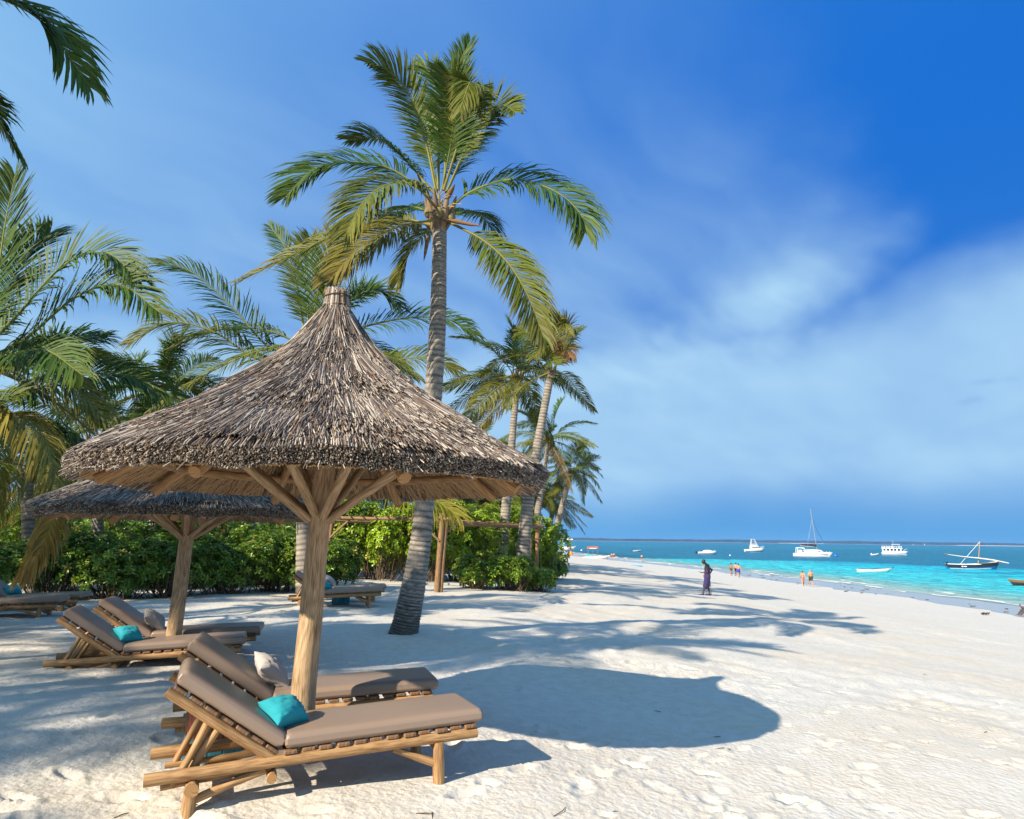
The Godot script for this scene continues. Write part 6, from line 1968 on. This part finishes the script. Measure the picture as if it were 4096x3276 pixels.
# ---------------------------------------------------------------- small things on the sand
func build_details() -> void:
	var r := RandomNumberGenerator.new()
	r.seed = 9
	# clumps of seaweed washed up on the wet sand
	var weed := []
	for v in 4:
		var b := MB.new()
		for k in 7:
			var a := Vector3(r.randf_range(-0.25, 0.25), 0.02, r.randf_range(-0.1, 0.1))
			var d := a + Vector3(r.randf_range(-0.3, 0.3), r.randf_range(-0.02, 0.06), r.randf_range(-0.12, 0.12))
			tube(b, [a, a.lerp(d, 0.5) + Vector3(0, 0.05, 0.03), d], [0.02, 0.035, 0.01], 4, Color(0.06, 0.035, 0.02) * r.randf_range(0.6, 1.5), true)
		weed.append(b.mesh())
	for k in 46:
		var fwd := r.randf_range(34.0, 110.0)
		var x := shore(fwd) - r.randf_range(1.0, 9.5)
		if k == 0:
			fwd = 46.5; x = at(3935, 2437, 46.5).x
		var o := solo("seaweed_clump", weed[k % 4], M["matte"], "brown seaweed scrap washed up on the wet sand" if k else "largest brown seaweed clump on the wet sand, far right", "seaweed", Vector3(x, base_y(x, fwd) + 0.01, -fwd), r.randf_range(-0.5, 0.5), "seaweed scraps on the wet sand")
		o.scale = Vector3.ONE * (1.4 if k == 0 else r.randf_range(0.35, 0.9))
	# dry twigs and leaf bits near the loungers
	for q in [[2890, 2998, 6.2, 0.16, "twig on the sunlit sand right of the near lounger's foot"], [2240, 3250, 5.2, 0.2, "long twig at the bottom edge, below the lounger's shadow"], [1700, 3255, 5.2, 0.12, "short twig near the bottom edge under the front lounger"], [2630, 2848, 8.1, 0.1, "small dark twig inside the near parasol's shadow"], [2870, 2950, 6.9, 0.09, "small twig at the lower rim of the parasol's shadow"], [1735, 3262, 5.1, 0.16, "bent twig at the bottom edge, right of the short one"], [3940, 2930, 7.5, 0.12, "lone twig on open sand near the right edge"], [480, 3265, 5.0, 0.1, "twig at the bottom edge, left of the front lounger"], [3700, 2700, 10.5, 0.12, "twig on open sand far right, above the lone one"], [2460, 3255, 5.2, 0.07, "tiny twig at the bottom edge, right of the long one"]]:
		var g := ray_sand(q[0], q[1])
		var b := MB.new()
		var ln: float = q[3]
		tube(b, [Vector3(-ln * 0.5, 0.008, 0), Vector3(0, 0.014, r.randf_range(-0.03, 0.03)), Vector3(ln * 0.5, 0.006, r.randf_range(-0.03, 0.03))], [0.003, 0.004, 0.002], 4, Color(0.08, 0.055, 0.035))
		solo("dry_twig", b.mesh(), M["matte"], q[4], "twig", g, r.randf_range(0, 3.0), "dry twigs on the sand")
	# crumbs of coral and shell strewn over the near sand
	var cr := MB.new()
	blob(cr, [[Vector3(-0.3, 0, 0), Vector3(0.4, 0.1, 0.1), 0.6, 0.45, Color.WHITE]], 0.42, 0.1)
	cr.smooth()
	var xf := []
	var cols := []
	for k in 2600:
		var fwd := 3.2 + pow(r.randf(), 1.6) * 14.0
		var x := r.randf_range(-0.85, 1.0) * (fwd + 1.0)
		var sc := r.randf_range(0.002, 0.0065)
		xf.append(Transform3D(Basis.from_euler(Vector3(r.randf() * 6.0, r.randf() * 6.0, 0)) * Basis.from_scale(Vector3(sc * 1.5, sc, sc)), on_sand(x, fwd, print_y(x, fwd) + sc * 0.3)))
		cols.append([Color(0.36, 0.24, 0.14), Color(0.12, 0.105, 0.095), Color(0.5, 0.46, 0.42), Color(0.25, 0.2, 0.16)][r.randi() % 4])
	var cm := many("shell_crumbs", cr.mesh(), M["matte"], xf, cols, self)
	tag(cm, "fine crumbs of coral and shell strewn over the sand", "shell crumbs")
	# blue cloth left on the beach
	var cb := MB.new()
	block(cb, Vector3.ZERO, Vector3(1.5, 0.14, 0.8), 0.05, Color(0.0, 0.30, 0.55))
	var cx := at(2548, 2271, 100.0).x
	solo("blue_cloth", cb.mesh(), M["matte"], "bright blue cloth lying alone on the far sand", "cloth", Vector3(cx, base_y(cx, 100.0) + 0.05, -100.0), 0.1)

func ray_sand(px: float, py: float) -> Vector3:
	var d := (view * Vector3((px - 2048.0) / FOCAL, (1638.0 - py) / FOCAL, -1.0)).normalized()
	var t := 2.0
	while t < 200.0:
		var q := EYE + d * t
		if q.y < sand_y(q.x, -q.z): return q
		t += 0.03
	return EYE + d * t

# ---------------------------------------------------------------- the scene
func _ready() -> void:
	view = Basis(Vector3.RIGHT, atan(518.0 / FOCAL)) * Basis(Vector3(0, 0, 1), deg_to_rad(0.72))
	var cam := Camera3D.new()
	cam.name = "camera"
	cam.position = EYE; cam.basis = view
	cam.fov = rad_to_deg(2.0 * atan(1638.0 / FOCAL))
	cam.near = 0.05; cam.far = 12000.0
	add_child(cam)
	cam.current = true
	var env := Environment.new()
	env.background_mode = Environment.BG_SKY
	var sky := Sky.new()
	var pan := PanoramaSkyMaterial.new()
	pan.panorama = make_sky()
	sky.sky_material = pan
	env.sky = sky
	env.background_energy_multiplier = 0.53
	env.tonemap_mode = Environment.TONE_MAPPER_LINEAR
	env.tonemap_exposure = 1.9
	env.fog_enabled = true
	env.fog_density = 0.00012
	env.fog_light_color = Color(0.5, 0.70, 0.95)
	env.sdfgi_enabled = true; env.ssao_enabled = true; env.ssil_enabled = true
	var we := WorldEnvironment.new()
	we.name = "world"
	we.environment = env
	add_child(we)
	var sun := DirectionalLight3D.new()
	sun.name = "sun"
	add_child(sun)
	sun.look_at_from_position(Vector3.ZERO, sun_way())
	sun.light_color = Color(1.0, 0.945, 0.85)
	sun.light_energy = 1.6
	sun.light_angular_distance = 0.55
	sun.shadow_enabled = true
	for q in [[n_low, 2, 0.16, 3], [n_mid, 3, 0.9, 3], [n_fine, 4, 4.5, 3], [n_cell, 5, 1.5, 1]]:
		q[0].seed = q[1]; q[0].frequency = q[2]; q[0].fractal_octaves = q[3]
	n_cell.noise_type = FastNoiseLite.TYPE_CELLULAR
	n_cell.cellular_return_type = FastNoiseLite.RETURN_DISTANCE
	n_cell.fractal_type = FastNoiseLite.FRACTAL_NONE
	rng.seed = 1
	make_materials()
	press_prints()
	build_sand()
	build_sea()
	var near := make_parasol("large near thatched parasol on a bare wooden post", 1.0)
	near.position = Vector3(-1.667, -0.03, -6.14)
	var second := copy(near, "thatched_parasol", "second thatched parasol, lower left behind the near one", Vector3(-4.72, -0.10, -10.2), 0.55)
	second.scale = Vector3(1.02, 0.94, 1.02)
	var far := make_parasol("distant thatched parasol seen past the tall palm's trunk", 0.12)
	far.position = Vector3(at(1500, 2050, 60.0).x, 0, -60.0)
	copy(far, "thatched_parasol", "farthest thatched parasol peeping over the bushes", Vector3(at(1868, 2070, 70.0).x, 0, -70.0), 0.4)
	lounger_set()
	build_pergola()
	build_palms()
	build_shrubs()
	build_boats()
	build_people()
	build_details()
